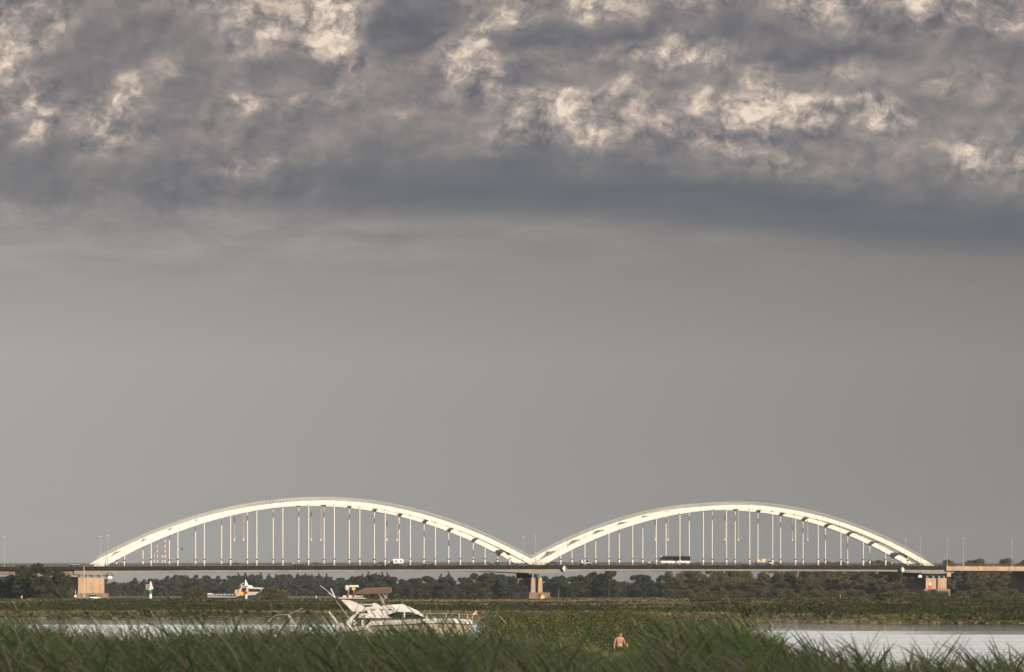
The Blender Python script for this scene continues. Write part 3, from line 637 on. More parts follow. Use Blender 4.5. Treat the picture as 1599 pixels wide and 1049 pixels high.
# signal pole in front of left pier
def vert_pole(u,v0,v1,y,name,lab,cat,top=None,m='lampsteel',r_=.13):
    a=PX(u,v1,y); zt=CZ+(HV-v0)/F*y; g0=float(ground(a.x,y))
    r=empty(name,(a.x,y,min(g0,a.z)))
    MB().tube([(0,0,-.3),(0,0,zt-r.location.z)],[r_*1.2,r_],8).build('pole',M[m],r)
    if top: top(r,zt-r.location.z)
    tag(r,lab,cat); return r
def roundtop(r,h): MB().ball((0,0,h),(.45,.3,.5)).build('lamp_head',M['redcar'],r)
vert_pole(131.2,881,936,1010,'signal_pole','tall pole with a dark red round head before the left pier','pole',roundtop)
def signgroup(u,lab):
    y=1012; x=PXx(u,y); g0=float(ground(x,y)); r=empty('marker_post',(x,y,g0)); MB().tube([(0,0,0),(0,0,3.2)],.09,6).build('post',M['wh'],r); MB().box((0,-.1,1.2),(1.0,.12,.6)).build('plate',M['wh'],r); tag(r,lab,'post')
signgroup(118,'thin white post with a plate left of the left pier')
pc=car(M['wh'],4.1,1.75,True); x=PXx(147.5,1016); pc.location=(x,1016,float(ground(x,1016))); pc.rotation_euler=(0,0,R(35)); tag(pc,'small white car parked at the foot of the left pier','car')
# stand-off: river marker with radar reflector (left)
def marker():
    y=880; x=PXx(235,y); z0=float(ground(x,y)); H=CZ+(HV-907)/F*y-z0; r=empty('navigation_marker',(x,y,z0))
    MB().tube([(0,0,0),(0,0,H*.32)],.42,12).build('post',M['wh'],r)
    MB().tube([(0,0,H*.32),(0,0,H*.52)],.42,12).build('green_band',M['green'],r)
    MB().prism([(-.35,H*.52),(.9,H*.6),(.15,H),(-.1,H)],-.35,.35).build('top_mark',M['wh'],r)
    mb=MB()
    for z in (.58,.7,.82): mb.beam((-1.35,0,H*z),(-.1,0,H*z),.1,.14)
    mb.beam((-1.3,0,H*.56),(-1.3,0,H*.83),.1,.14); mb.beam((-.75,0,H*.56),(-.75,0,H*.83),.1,.1); mb.beam((-1.2,0,H*.58),(-.1,0,H*.52),.1,.1); mb.build('ladder_cage',M['wh'],r)
    tag(r,'white and green river marker with a pointed top on the left bank','marker')
marker()
# chimneys
def chimney(u,v0,rad,lab,y=3000):
    H=(HV-v0)/F*y+CZ; r=empty('chimney',(PXx(u,y),y,0)); n=int(H/3.2)
    zb=(HV-882)/F*y+CZ; n=max(4,int((H-zb)/2.6)); mb=MB(); ra=lambda z:rad*(.46-.14*z/H)
    MB().tube([(0,0,0),(0,0,zb)],[ra(0),ra(zb)],14).build('shaft',M['hazed_shaft'],r)
    for i in range(n):
        z0=zb+(H-zb)*i/n; z1=zb+(H-zb)*(i+1)/n; mb.tube([(0,0,z0),(0,0,z1)],[ra(z0),ra(z1)],14,mi=(i+1)%2)
    mb.build('striped_top',[M['wh'],M['redfade']],r); MB().tube([(0,0,H),(0,0,H+.8)],rad*.34,14).build('rim',M['dark'],r)
    tag(r,lab,'chimney','striped chimneys behind the left arch')
chimney(241,864,1.0,'short red and white chimney, leftmost of the four behind the left arch'); chimney(245.8,846,1.3,'thin red and white chimney, second of the four behind the left arch'); chimney(253.3,862,1.5,'short stout red and white chimney, third of the four behind the left arch'); chimney(257.6,838,1.8,'tallest red and white chimney behind the left arch, rightmost of four')
# birds
def bird(u,v,size,y,lab,rz=0,roll=0):
    r=MB(); s=size
    secs=[]
    for x,rad in ((-.5,.02),(-.35,.05),(-.1,.12),(.15,.12),(.33,.07),(.45,.06),(.55,.015)): secs.append([(x*s,rad*s*math.cos(k*PI/4),rad*s*.9*math.sin(k*PI/4)) for k in range(8)])
    r.loft(secs); 
    for sg in (-1,1):
        a=[(-.18,.06*sg,.03),(.18,.06*sg,.04),(.16,.5*sg,.28),(-.05,1.0*sg,.12),(-.16,.55*sg,.24)]
        t=.02; vs=[(p[0]*s,p[1]*s,p[2]*s) for p in a]+[(p[0]*s,p[1]*s,p[2]*s-t*s) for p in a]
        r.add(vs,[(0,1,2,3,4),(9,8,7,6,5)]+[(i,(i+1)%5,5+(i+1)%5,5+i) for i in range(5)])
    r.add([(-.45*s,-.03*s,0),(-.45*s,.03*s,0),(-.75*s,.12*s,0),(-.75*s,-.12*s,0),(-.6*s,0,.03*s)],[(0,1,4),(1,2,4),(2,3,4),(3,0,4),(3,2,1,0)])
    o=r.build('bird',M['bird']); o.location=PX(u,v,y); o.rotation_euler=(R(roll),0,R(rz)); tag(o,lab,'bird','dark birds in the sky by the arches')
bird(284,857,.75,900,'dark bird, largest and highest of three under the left arch',20,50); bird(277.5,872.5,.5,900,'small dark bird just left of a hanger under the left arch',70,30); bird(294,871,.4,900,'tiny dark bird right of the bigger one under the left arch',10,-20); bird(941,840.5,.32,900,'tiny dark bird high in the left part of the right arch',-10,20)
# ------------------------------------------------------------------ inland ship
def ship():
    y=1400; sc=y/F; x0=PXx(384,y); r=empty('river_ship',(x0,y,0)); mp=lambda u,v:((u-384)*sc,CZ+(HV-v)*sc)
    def pr(name,pts,hw,m,cb=0): 
        q=[mp(u,v) for u,v in pts]; q=q[::-1] if sum(q[i][0]*q[(i+1)%len(q)][1]-q[(i+1)%len(q)][0]*q[i][1] for i in range(len(q)))<0 else q
        return MB().prism(q,-hw,hw).build(name,M[m],r,bevel=.05)
    pr('hull',[(322,932),(370,932),(372,930),(400,928),(408,922),(402,942),(322,942)],4.2,'darkcar')
    pr('cargo_deck',[(324,929),(372,930.5),(372,933),(324,933)],3.4,'silver')
    pr('superstructure',[(386,917),(410.5,918),(404,928.5),(384,929)],3.8,'gelc')
    pr('window_band',[(389,918.8),(409,919.2),(406.5,923.2),(389,923.2)],3.85,'glass')
    pr('deck_edge',[(386,916.2),(411.5,917.0),(411,918.2),(386,917.4)],4.0,'wh')
    pr('wheelhouse',[(377,913.5),(391,913),(396,916.4),(377,916.6)],2.6,'wh')
    pr('wheelhouse_windows',[(379,914.2),(388,914),(388,915.6),(379,915.6)],2.66,'glass')
    pr('mast',[(382.8,904.5),(383.7,904.5),(388,913.5),(382.6,913.5)],.35,'wh')
    for nm,pts,m in (('box',[(368,920),(377,920),(377,927),(368,927)],'cream'),('boom',[(369,924),(378,917),(378,919),(369,926)],'wh'),('crate',[(370,926),(376,926),(376,935),(370,935)],'cream'),('vent',[(377,923.5),(381,923.5),(381,929),(377,929)],'yellow'),('funnel',[(382.4,922),(386.2,922),(386.2,930),(382.4,930)],'red')): pr(nm,pts,4.0,m)
    pr('rescue_boat',[(324,925.6),(332,925.6),(332,927),(324,927)],1.0,'wh')
    mb=MB()
    for u in np.arange(326,370,4.2):
        a=mp(u,929); mb.box((a[0],-3.2,a[1]+.4),(.12,.12,1.0))
    a=mp(326,927.2); b=mp(369,927.2); mb.beam((a[0],-3.2,a[1]),(b[0],-3.2,b[1]),.1,.14); mb.build('railing',M['wh'],r)
    mb=MB()
    for u,v0,v1 in ((378,910,914),(375,912,918)): a=mp(u,v0); b=mp(u,v1); mb.beam((a[0],0,a[1]),(b[0],0,b[1]),.12,.12)
    a=mp(375,912); b=mp(383,909); mb.beam((a[0],0,a[1]),(b[0],0,b[1]),.15,.15); mb.build('antenna',M['wh'],r)
    tag(r,'white river ship with a raised wheelhouse beyond the left bank','ship')
ship()
def stake():
    y=890; x=PXx(384.5,y); z0=float(ground(x,y)); r=empty('striped_post',(x,y,z0)); MB().tube([(0,0,0),(0,0,1.9)],.35,10).build('white_section',M['wh'],r); MB().tube([(0,0,1.9),(0,0,2.6)],.33,10).build('dark_section',M['redcar'],r); tag(r,'stubby white and red post in front of the river ship','post')
stake()
def bank_post(u,v0,y,lab):
    x=PXx(u,y); z0=float(ground(x,y)); zt=CZ+(HV-v0)/F*y; o=MB().tube([(0,0,0),(0,0,max(.8,zt-z0))],.12,8).box((0,0,max(.8,zt-z0)+.1),(.36,.3,.3)).build('bank_post',M['wh'],loc=(x,y,z0)); tag(o,lab,'post')
bank_post(34,931,905,'small white bank post in front of the left clump of trees'); bank_post(494,931,900,'small white bank post left of the motor yacht'); bank_post(872.5,921,1150,'white post with a small box right of the centre pier'); bank_post(1489,916,1240,'thin white post right of the right pier'); tag(MB().tube([(0,0,0),(0,0,1.9)],[.07,.05],6).build('bank_post',M['lampsteel'],loc=(PXx(1312,760),760,float(ground(PXx(1312,760),760)))),'thin pale post in the meadow under the right arch','post')

# ------------------------------------------------------------------ yacht
def yacht():
    y=265; r=empty('motor_yacht',(PXx(630,y),y,0)); A=lambda cx,cy:(cx*.0097-7.756,5.99-cy*.0097)
    # hull loft (x stations), half beams
    st=[(-5.85,1.22,1.75,.2),(-4.5,1.28,1.95,.1),(-3.35,1.40,2.0,.05),(-2.95,1.78,2.03,0),(-1.5,1.86,2.05,0),(0,1.9,2.1,0),(2.2,2.0,1.9,.0),(4.0,2.02,1.4,.05),(5.2,1.98,.85,.35),(5.95,1.93,.4,1.1),(6.42,1.87,.06,1.72)]
    secs=[]
    for x,zs,hb,kz in st:
        kz2=kz-.55 if x<5 else kz
        secs.append([(x,-hb,zs),(x,-hb*.97,zs-.32),(x,-hb*.86,(zs+kz2)*.42),(x,-hb*.5,kz2+.12),(x,0,kz2),(x,hb*.5,kz2+.12),(x,hb*.86,(zs+kz2)*.42),(x,hb*.97,zs-.32),(x,hb,zs)])
    MB().loft(secs).build('hull',M['gelc'],r,smooth=False)
    up=[]
    for x,zs,hb,kz in st: up.append([(x,-hb-.04,zs-.28),(x,hb+.04,zs-.28),(x,hb+.03,zs+.12),(x,-hb-.03,zs+.12)])
    MB().loft(up).build('gunwale',M['gel'],r)
    rr=[]
    for x,zs,hb,kz in st: rr.append([(x,-hb-.07,zs-.36),(x,hb+.07,zs-.36),(x,hb+.07,zs-.29),(x,-hb-.07,zs-.29)])
    MB().loft(rr).build('rub_rail',M['dark'],r)
    for x0,x1 in ((-1.5,-.5),(.4,1.4),(2.2,3.0)):
        MB().box(((x0+x1)/2,-1.98 if x0<2 else -1.78,1.05),(x1-x0,.1,.16)).build('hull_window',M['glass'],r)
    # cabin house
    def body(name,pts,hb,m,tum=.85,bev=.04,mi=None):
        q=[A(*p) for p in pts]
        zmin=min(z for _,z in q); zmax=max(z for _,z in q)
        f=lambda z:hb*(1-(1-tum)*(z-zmin)/(zmax-zmin+1e-6))
        return MB().loft([[(x,-f(z),z) for x,z in q],[(x,f(z),z) for x,z in q]]).build(name,M[m],r,bevel=bev)
    body('cabin',[(390,390),(1020,390),(985,378),(880,345),(720,340),(640,368),(390,368)],1.62,'glass',.9)
    body('cabin_side',[(370,392),(700,392),(640,366),(560,330),(480,300),(380,340)],1.68,'gel',.95)
    body('fly_bridge',[(430,345),(640,372),(700,344),(760,333),(870,334),(915,348),(990,380),(1000,376),(930,322),(860,290),(790,258),(700,262),(610,270),(590,282),(520,246),(500,262),(420,256),(400,300)],1.72,'gel',.86)
    MB().box((A(815,360)[0],0,A(815,360)[1]),(.12,3.24,.5)).build('window_pillar',M['gel'],r)
    body('cockpit_opening',[(385,345),(470,345),(450,300),(400,300)],1.70,'dark',.98,0)
    body('fly_window',[(410,278),(500,280),(520,270),(430,266)],1.71,'glass',.98,0)
    # radar arch
    def plate(name,pts,y0,y1,m,bev=.03):
        q=[A(*p) for p in pts]; return MB().prism(q,y0,y1).build(name,M[m],r,bevel=bev)
    for s_ in (-1,1): plate('arch_side',[(205,213),(320,330),(420,335),(470,300),(370,250),(300,222)],s_*1.62-.09,s_*1.62+.09,'gel')
    plate('arch_top',[(180,196),(445,200),(440,212),(200,214)],-1.75,1.75,'gel')
    plate('arch_step',[(170,203),(445,207),(440,214),(200,214)],-1.77,1.77,'dark',0)
    mb=MB()
    for cx,w,h in ((300,.35,.25),(345,.25,.2),(385,.45,.16),(240,.3,.18)): x,z=A(cx,190); mb.box((x,-.8,z+.05),(w,.5,h))
    mb.build('deck_lights',M['cream'],r)
    # radar mast
    mb=MB(); 
    for a,b in (((270,140),(300,95)),((320,140),(345,95)),((255,120),(300,95))): p,q=A(*a),A(*b); mb.tube([(p[0],0,p[1]),(q[0],0,q[1])],.05,6)
    p,q=A(270,195),A(270,120); mb.tube([(p[0],0,p[1]),(q[0],0,q[1])],.05,6); p,q=A(325,195),A(322,120); mb.tube([(p[0],0,p[1]),(q[0],0,q[1])],.05,6)
    mb.build('mast_frame',M['chrome'],r)
    x,z=A(320,88); MB().prism([(x-.5,z-.08),(x+.5,z-.08),(x+.42,z+.1),(x-.42,z+.1)],-.35,.35).build('radar_dome',M['gel'],r,bevel=.04)
    x,z=A(322,112); MB().box((x,-.3,z),(.28,.3,.26)).build('horn',M['yellow'],r,bevel=.02); x,z=A(258,103); MB().ball((x,-.4,z),(.2,.2,.26)).build('satellite_dome',M['gel'],r,smooth=True)
    mb=MB()
    for a,b,rad in (((10,80),(152,195),.022),((108,108),(150,195),.06),((150,210),(290,400),.02),((88,150),(150,200),.02)): p,q=A(*a),A(*b); mb.tube([(p[0],-1.2,p[1]),(q[0],-1.2,q[1])],rad,5)
    mb.build('antenna',M['gel'],r)
    # bimini
    q=[A(*p) for p in ((330,158),(400,122),(455,110),(560,106),(680,104),(684,150),(640,153),(400,158))]
    MB().loft([[(x,-1.5,z-.04) for x,z in q],[(x,-1.3,z+.02) for x,z in q],[(x,0,z+.06) for x,z in q],[(x,1.3,z+.02) for x,z in q],[(x,1.5,z-.04) for x,z in q]]).build('bimini_top',M['brownc'],r)
    mb=MB()
    for a,b in (((570,155),(610,262)),((655,150),(598,240)),((600,150),(640,205)),((420,158),(400,255)),((345,156),(330,200))):
        for s_ in (-1.35,1.35): p,q=A(*a),A(*b); mb.tube([(p[0],s_,p[1]),(q[0],s_,q[1])],.03,6)
    mb.build('bimini_frame',M['chrome'],r)
    # windscreen on the flybridge
    plate('fly_screen',[(640,268),(760,262),(800,240),(740,245)],-1.2,1.2,'glass',0)
    # bow rail
    mb=MB(); pts=[(x,-(hb-.08),zs+.1) for x,zs,hb,kz in st if x>=-.0]; h=.5
    top=[(p[0]-.02,p[1],p[2]+h) for p in pts]; mb.tube(top,.014,6); mb.tube([(p[0],-p[1],p[2]) for p in top],.014,6)
    for p,q in zip(pts,top):
        for s_ in (1,-1): mb.tube([(p[0],s_*p[1],p[2]),(q[0],s_*q[1],q[2])],.011,5)
    mb.build('bow_rail',M['chrome'],r)
    # stern: stair wings, platform, staff
    for s_ in (-1,1): plate('stern_wing',[(250,440),(262,490),(300,495),(310,430),(350,370),(395,322),(380,318),(300,385)],s_*1.7-.08,s_*1.7+.08,'gel')
    MB().box((-6.2,0,.55),(1.2,3.4,.12)).build('swim_platform',M['gel'],r,bevel=.03)
    body('cockpit_lining',[(262,470),(470,470),(470,392),(380,345),(330,400),(268,440)],1.55,'dark',.98,0)
    body('deck_shade_strip',[(470,398),(1010,398),(1005,388),(470,384)],1.66,'dark',.99,0)  # dark strip standing for the shadow gap along the cabin foot
    for cx in (300,340,420): x,z=A(cx,425); MB().box((x,-1.6,z-.1),(.3,.16,.5)).build('seat',M['wh'],r,bevel=.05)
    MB().box((-5.7,-.9,1.45),(.45,1.2,.5)).build('cushions',M['wh'],r,bevel=.06)
    p,q=A(95,332),A(212,482); mb=MB().beam((p[0],-1.4,p[1]),(q[0],-1.4,q[1]),.12,.16); mb.build('gangway',M['gel'],r)
    # flag at the bow
    MB().tube([(6.35,0,1.9),(6.75,0,2.95)],.025,6).build('flag_staff',M['chrome'],r)
    MB().prism([(6.4,2.45),(6.86,2.5),(6.74,2.95)],-.03,.03).build('pennant',M['orange'],r)
    for cx in (520,600,680): x,z=A(cx,312); MB().box((x,-1.60,z),(.34,.1,.09)).build('side_vent',M['dark'],r)
    MB().tube([(6.4,-.05,1.8),(5.2,-.3,.05)],.02,5).build('anchor_line',M['chrome'],r)
    r.location.z=-.02
    tag(r,'white motor yacht with a brown bimini top moored beside the reeds','yacht')
yacht()
def small_boat():
    y=225; r=empty('open_boat',(PXx(450,y),y,0)); sc=y/F; A=lambda u,v:((u-450)*sc,CZ+(HV-v)*sc)
    st=[(-2.6,.6,.95),(-1.2,.62,1.1),(.6,.68,1.0),(1.9,.78,.6),(2.7,.92,.05)]
    MB().loft([[(x,-hb,z),(x,-hb*.8,.1),(x,0,-.2),(x,hb*.8,.1),(x,hb,z)] for x,z,hb in st]).build('hull',M['gel'],r)
    for yy in (-.7,.7):
        mb=MB()
        for a,b,rad in (((433,959),(451,959),.024),((451,959),(472,949),.013),((451,959),(457,975),.022),((451,959),(467,985),.018),((433,959),(424,964),.016),((424,964),(414,975),.022),((414,975),(408,996),.02)):
            p,q=A(*a),A(*b); mb.tube([(p[0],yy,p[1]),(q[0],yy,q[1])],rad,6)
        mb.build('rail',M['chrome'],r)
    MB().prism([(-2.2,.5),(-.6,.5),(-1.0,1.25),(-1.9,1.2)],-.7,.7).build('cover',M['gel'],r,bevel=.04)
    tag(r,'small open boat with a thin white rail frame left of the yacht','boat')
small_boat()
# ------------------------------------------------------------------ trees
def rquads(P, size, flat=.0):
    """random leaf-clump quads centred on P (n,3)"""
    n=len(P); a=rng.normal(size=(n,3)); a/=np.linalg.norm(a,axis=1)[:,None]; b=rng.normal(size=(n,3)); b-= (a*b).sum(1)[:,None]*a; b/=np.linalg.norm(b,axis=1)[:,None]
    s=size*rng.uniform(.55,1.25,n)[:,None]; a=a*s; b=b*s*rng.uniform(.5,1,n)[:,None]
    k=rng.uniform(.5,1,(n,4,1))
    return np.stack([P-a*k[:,0],P-b*k[:,1],P+a*k[:,2],P+b*k[:,3]],1)
def lobes_round(h,w,n,low=.25):
    L=[]
    for i in range(n):
        t=rng.uniform(0,1); z=h*(low+(1-low)*t); ww=w*math.sqrt(max(.05,1-((t-.38)/.72)**2)); a=rng.uniform(0,2*PI); r=ww*math.sqrt(rng.uniform(0,1))*.66
        rad=w*rng.uniform(.30,.47)*(1.12-.45*t); L.append((r*math.cos(a),r*math.sin(a),min(z,h-rad*.7),rad))
    return L
def leafcloud(L,dens,size,squash=.8):
    out=[]
    for x,y,z,r in L:
        n=int(dens*r*r*2.6)+10; d=rng.normal(size=(n,3)); d/=np.linalg.norm(d,axis=1)[:,None]; rr=r*(rng.uniform(.25,1.0,n)**.45*1.1)[:,None]
        out.append(np.array([x,y,z])+d*rr*np.array([1,1,squash]))
    return np.concatenate(out)
def make_tree(name,h,w,n,m,dens=26,size=.42,low=.22,trunk=.3,kind='round',multi=1):
    r=empty(name)
    if kind=='pine':
        L=[]
        for i in range(n):
            t=i/(n-1); z=h*(.35+.62*t); ww=w*(1-.8*t)+.2
            for k in range(3 if t<.8 else 1): a=rng.uniform(0,2*PI); L.append((ww*.6*math.cos(a)*(t<.95),ww*.6*math.sin(a)*(t<.95),z,ww*.45+.15))
    else: L=lobes_round(h,w,n,low)
    P=leafcloud(L,dens,size); quadmesh('crown',rquads(P,size),m,r)
    mb=MB()
    for q in range(multi):
        a=rng.uniform(0,2*PI); ox,oy=(.0,.0) if multi==1 else (w*.3*math.cos(a),w*.3*math.sin(a))
        top=(ox*1.6+rng.uniform(-.4,.4),oy*1.6,h*.8); mb.tube([(ox*.4,oy*.4,-.6),(ox,oy,h*.35),top],[trunk,trunk*.7,trunk*.2],7)
        for lx,ly,lz,lr in L[::max(1,len(L)//7)]:
            z0=h*rng.uniform(.25,.5); mb.tube([(ox*.9,oy*.9,z0),(lx*.6,ly*.6,(z0+lz)/2),(lx,ly,lz)],[trunk*.4,trunk*.25,.04],5)
    mb.build('trunk',M['bark'],r); return r
PR={}
PR['far1']=make_tree('broadleaf_tree',12,5.5,16,M['fol_far'],20,.7)
PR['far2']=make_tree('broadleaf_tree',12,4.2,13,M['fol_far'],20,.7,low=.15)
PR['pine']=make_tree('pine_tree',13,3.0,9,M['fol_far'],26,.55,kind='pine')
PR['mid1']=make_tree('broadleaf_tree',13,5.6,20,M['fol_mid'],26,.5,low=.12)
PR['mid2']=make_tree('broadleaf_tree',12,4.4,15,M['fol_mid'],26,.5,low=.10)
PR['mid3']=make_tree('broadleaf_tree',14,6.6,17,M['fol_mid'],24,.5,low=.35)
PR['ol1']=make_tree('broadleaf_tree',15,5.2,24,M['fol_olive'],30,.42,low=.12,multi=2)
PR['ol2']=make_tree('broadleaf_tree',14,4.0,18,M['fol_olive'],30,.42,low=.15)
PR['olb']=make_tree('broadleaf_tree',9,5.4,20,M['fol_willow'],30,.36,low=.08,multi=3)
PR['bush']=make_tree('bush',4.2,3.6,16,M['fol_bush'],60,.24,low=.08,trunk=.08,multi=3)
PR['wbush']=make_tree('bush',3.6,3.8,15,M['fol_willow'],50,.24,low=.08,trunk=.07,multi=3)
used=set()
def place(key,u,vtop,y,lab,cat,group,wscale=None,base=None):
    o=PR[key]; h0={'far1':12,'far2':12,'pine':13,'mid1':13,'mid2':12,'mid3':14,'ol1':15,'ol2':14,'olb':9,'bush':4.2,'wbush':3.6}[key]
    if key in used: o=copy_tree(o)
    used.add(key)
    x=PXx(u,y); z0=max(.3,min(float(ground(x,y)),2.4)) if base is None else base
    if y>1200: z0=min(z0,2.3)
    zt=CZ+(HV-vtop)/F*y; k=max(.2,(zt-z0)/h0); o.location=(x,y,z0); ws=(wscale or 1.0)
    o.scale=(k*ws,k*ws,k); o.rotation_euler=(0,0,rng.uniform(0,2*PI)); tag(o,lab,cat,group); return o
def prof(u,pts): return float(np.interp(u,[p[0] for p in pts],[p[1] for p in pts]))
# far left wood (beyond the river arm)
pf=[(-40,901),(60,900),(150,903),(172,906),(196,909),(206,903),(240,903),(262,898),(300,897),(340,898),(365,899),(400,897),(480,898),(515,901),(545,901),(560,898),(600,900),(640,904),(660,900),(700,899)]
for u in np.arange(-30,560,16.0):
    uu=u+rng.uniform(-4,4); v=prof(uu,pf)+rng.uniform(-1.2,1.6)
    place('far1' if rng.random()<.55 else 'far2',uu,v,1900+rng.uniform(-60,60),'hazy dark broadleaf tree in the far wood beyond the river, left of the yacht','tree','trees of the far wood on the left',1.25)
for u in np.arange(-20,560,22.0):
    uu=u+rng.uniform(-6,6); place('far2',uu,prof(uu,pf)+6+rng.uniform(0,5),1830+rng.uniform(-20,20),'hazy dark broadleaf tree in the far wood beyond the river, left of the yacht','tree','trees of the far wood on the left',1.7)
for u in list(np.arange(372,520,11.5))+[566,574,580,588,598,604,690,700]:
    place('pine',u+rng.uniform(-2,2),(894.5 if u<540 else 893.5)+rng.uniform(-1.5,2.5),1850,'hazy dark conifer standing proud of the far wood under the left arch','tree','conifers of the far wood')
# middle wood
pm=[(540,901),(570,896),(600,897),(630,903),(655,900),(690,899),(720,902),(745,894),(775,893),(800,900),(815,899),(850,900),(870,897),(895,901),(912,897),(925,894),(975,901),(990,896),(1020,898),(1040,894)]
for u in np.arange(548,1042,13.0):
    uu=u+rng.uniform(-4,4); key=['mid1','mid2','mid3'][int(rng.integers(3))]
    if 930<uu<975: continue
    t='left' if uu<830 else 'right'
    place(key,uu,prof(uu,pm)+rng.uniform(-1.0,2.0),1430+rng.uniform(-50,50),'dark rounded tree in the middle wood, %s of the centre pier'%t,'tree','trees of the middle wood %s of the centre pier'%t,1.05)
for u in np.arange(552,1040,17.0):
    uu=u+rng.uniform(-5,5); t='left' if uu<830 else 'right'
    place('mid2',uu,prof(uu,pm)+8+rng.uniform(0,7),1360+rng.uniform(-20,20),'dark rounded tree in the middle wood, %s of the centre pier'%t,'tree','trees of the middle wood %s of the centre pier'%t,1.4)
place('mid3',951,890.5,1300,'tall dark spreading tree right of the centre pier, higher than its neighbours','tree',None,1.0)
place('mid1',934,893,1310,'dark tree leaning against the left side of the tallest tree right of the centre pier','tree',None,.8)
# right wood
pr_=[(1030,890),(1045,882),(1100,881),(1180,880),(1260,878),(1300,875),(1340,876),(1380,874),(1400,879),(1440,882),(1470,881),(1483,873),(1500,878),(1515,876),(1525,870),(1545,876),(1553,878),(1570,870),(1580,878),(1592,872),(1630,874)]
for u in np.arange(1042,1640,9.5):
    uu=u+rng.uniform(-4,4); v=prof(uu,pr_)+rng.uniform(0,2.2)
    if uu<1285: v+=4
    t='right of the right pier' if uu>1462 else 'under the right arch'
    place('ol1' if rng.random()<.5 else 'ol2',uu,v,1280+rng.uniform(-30,30),'olive green tree in the nearer wood, %s'%t,'tree','trees of the nearer wood %s'%t,.95)
for u in np.arange(1050,1630,15.0):
    uu=u+rng.uniform(-5,5); t='right of the right pier' if uu>1462 else 'under the right arch'
    place('ol2',uu,prof(uu,pr_)+16+rng.uniform(0,14),1225+rng.uniform(-12,12),'olive green tree in the nearer wood, %s'%t,'tree','trees of the nearer wood %s'%t,1.35)
for i,u in enumerate([1135,1160,1185,1215,1240,1262,1300,1322,1345,1362,1400,1500,1530,1556]):
    place('olb',u+rng.uniform(-4,4),(908+rng.uniform(-6,6)) if 1285<u<1370 else (912+rng.uniform(-4,5)),1180+rng.uniform(-10,10),'pale olive shrubby tree at the edge of the nearer wood','tree','pale shrubby trees along the wood edge',1.15)
for u in np.arange(1060,1600,19.0):
    place('wbush',u+rng.uniform(-6,6),921+rng.uniform(-2,3.5),1120+rng.uniform(-30,20),'low pale olive bush in front of the nearer wood','bush','pale bushes in front of the nearer wood',1.2)
# left clump before the bridge
for u,v,y,ws,lab in ((50,880,985,1.25,'biggest dark tree of the left clump, rising over the bridge deck'),(22,897,992,1.5,'dark tree of the left clump, half cut by its tall neighbour on the right'),(2,903,1000,1.6,'low dark tree of the left clump at the photo edge'),(84,888,990,1.15,'dark tree of the left clump right of the biggest one'),(102,897,996,.8,'dark rounded tree of the left clump nearest the left pier'),(66,900,975,1.5,'low dark tree in the front of the left clump')):
    place('mid1' if u in(50,84,2) else 'mid2',u,v,y,lab,'tree',None,ws)
place('wbush',303,915.5,850,'round olive bush between the river marker and the white ship','bush',None,1.0)
place('wbush',428,917.5,850,'round olive bush at the right end of the white ship','bush',None,1.15)
place('bush',1370,924,700,'dark pointed bush in the meadow left of the right pier','bush',None,.85)
place('bush',1527,925,820,'small dark bush in the meadow right of the right pier','bush',None,1.2)
place('bush',1374,930,690,'low dark bush tucked against the right side of the pointed one','bush',None,1.5)
for k in PR:
    if k not in used: bpy.data.objects.remove(PR[k])
# undergrowth closing the wood at its foot
def undergrowth(name,lab,y0,y1,u0,u1,h,n,m,size,vy=None):
    yy=rng.uniform(y0,y1,n); uu=rng.uniform(u0,u1,n); xx=(uu-799.5)/F*yy
    hh=h*(.84+.16*vn(xx,yy,17,3)+.10*vn(xx,yy,5,1))*rng.uniform(0,1,n)**.7; P=np.stack([xx,yy,1.6+hh],1); o=quadmesh(name,rquads(P,size),m); tag(o,lab,'undergrowth',kind='stuff'); return o
undergrowth('undergrowth','dark undergrowth along the foot of the far wood on the left',1940,1980,-60,600,10.2,26000,M['fol_far'],1.0)
undergrowth('undergrowth','dark undergrowth along the foot of the middle wood',1480,1510,530,1060,9.4,26000,M['fol_mid'],.75)
undergrowth('undergrowth','olive undergrowth along the foot of the nearer wood',1330,1370,1035,1680,12.0,34000,M['fol_olive'],.62)
# ------------------------------------------------------------------ meadow grass on the far bank
def strips(P,hd,L,W,up,droop,k=5,face=None):
    """blades: base P, horizontal heading hd (n,2), length L, width W, upward share, droop -> (n,k,2,3)"""
    n=len(P); t=np.linspace(0,1,k)[None,:]
    hor=L[:,None]*(t*np.sqrt(np.clip(1-up**2,0.0,1))[:,None]+droop[:,None]*t*t*.7); ver=L[:,None]*(up[:,None]*t-droop[:,None]*t*t*.75)
    C=P[:,None,:]+np.stack([hor*hd[:,0:1],hor*hd[:,1:2],ver],-1)
    if face is None: a=rng.uniform(-.7,.7,n); wv=np.stack([np.cos(a),np.sin(a),np.zeros(n)],1)
    else: wv=face
    ww=(W[:,None]*.5*np.clip(1.0-t**2.2,.04,1)*np.clip(.55+t*2.2,0,1))[:,:,None]
    return np.stack([C-wv[:,None,:]*ww,C+wv[:,None,:]*ww],2)
def inwater(x,y): return ground(x,y)<.02
mg1=mat('meadow grass',(.082,.083,.037),(.050,.058,.025),.05,.9,island=(.16,.135,.07),transl=.2,spec=.15)
mg2=mat('dry meadow grass',(.16,.128,.075),(.115,.094,.052),.05,.9,island=(.22,.17,.105),transl=.2,spec=.15)
mg3=mat('dark sedge',(.030,.038,.016),(.020,.027,.012),.06,.9,island=(.058,.062,.027),transl=.2,spec=.15)
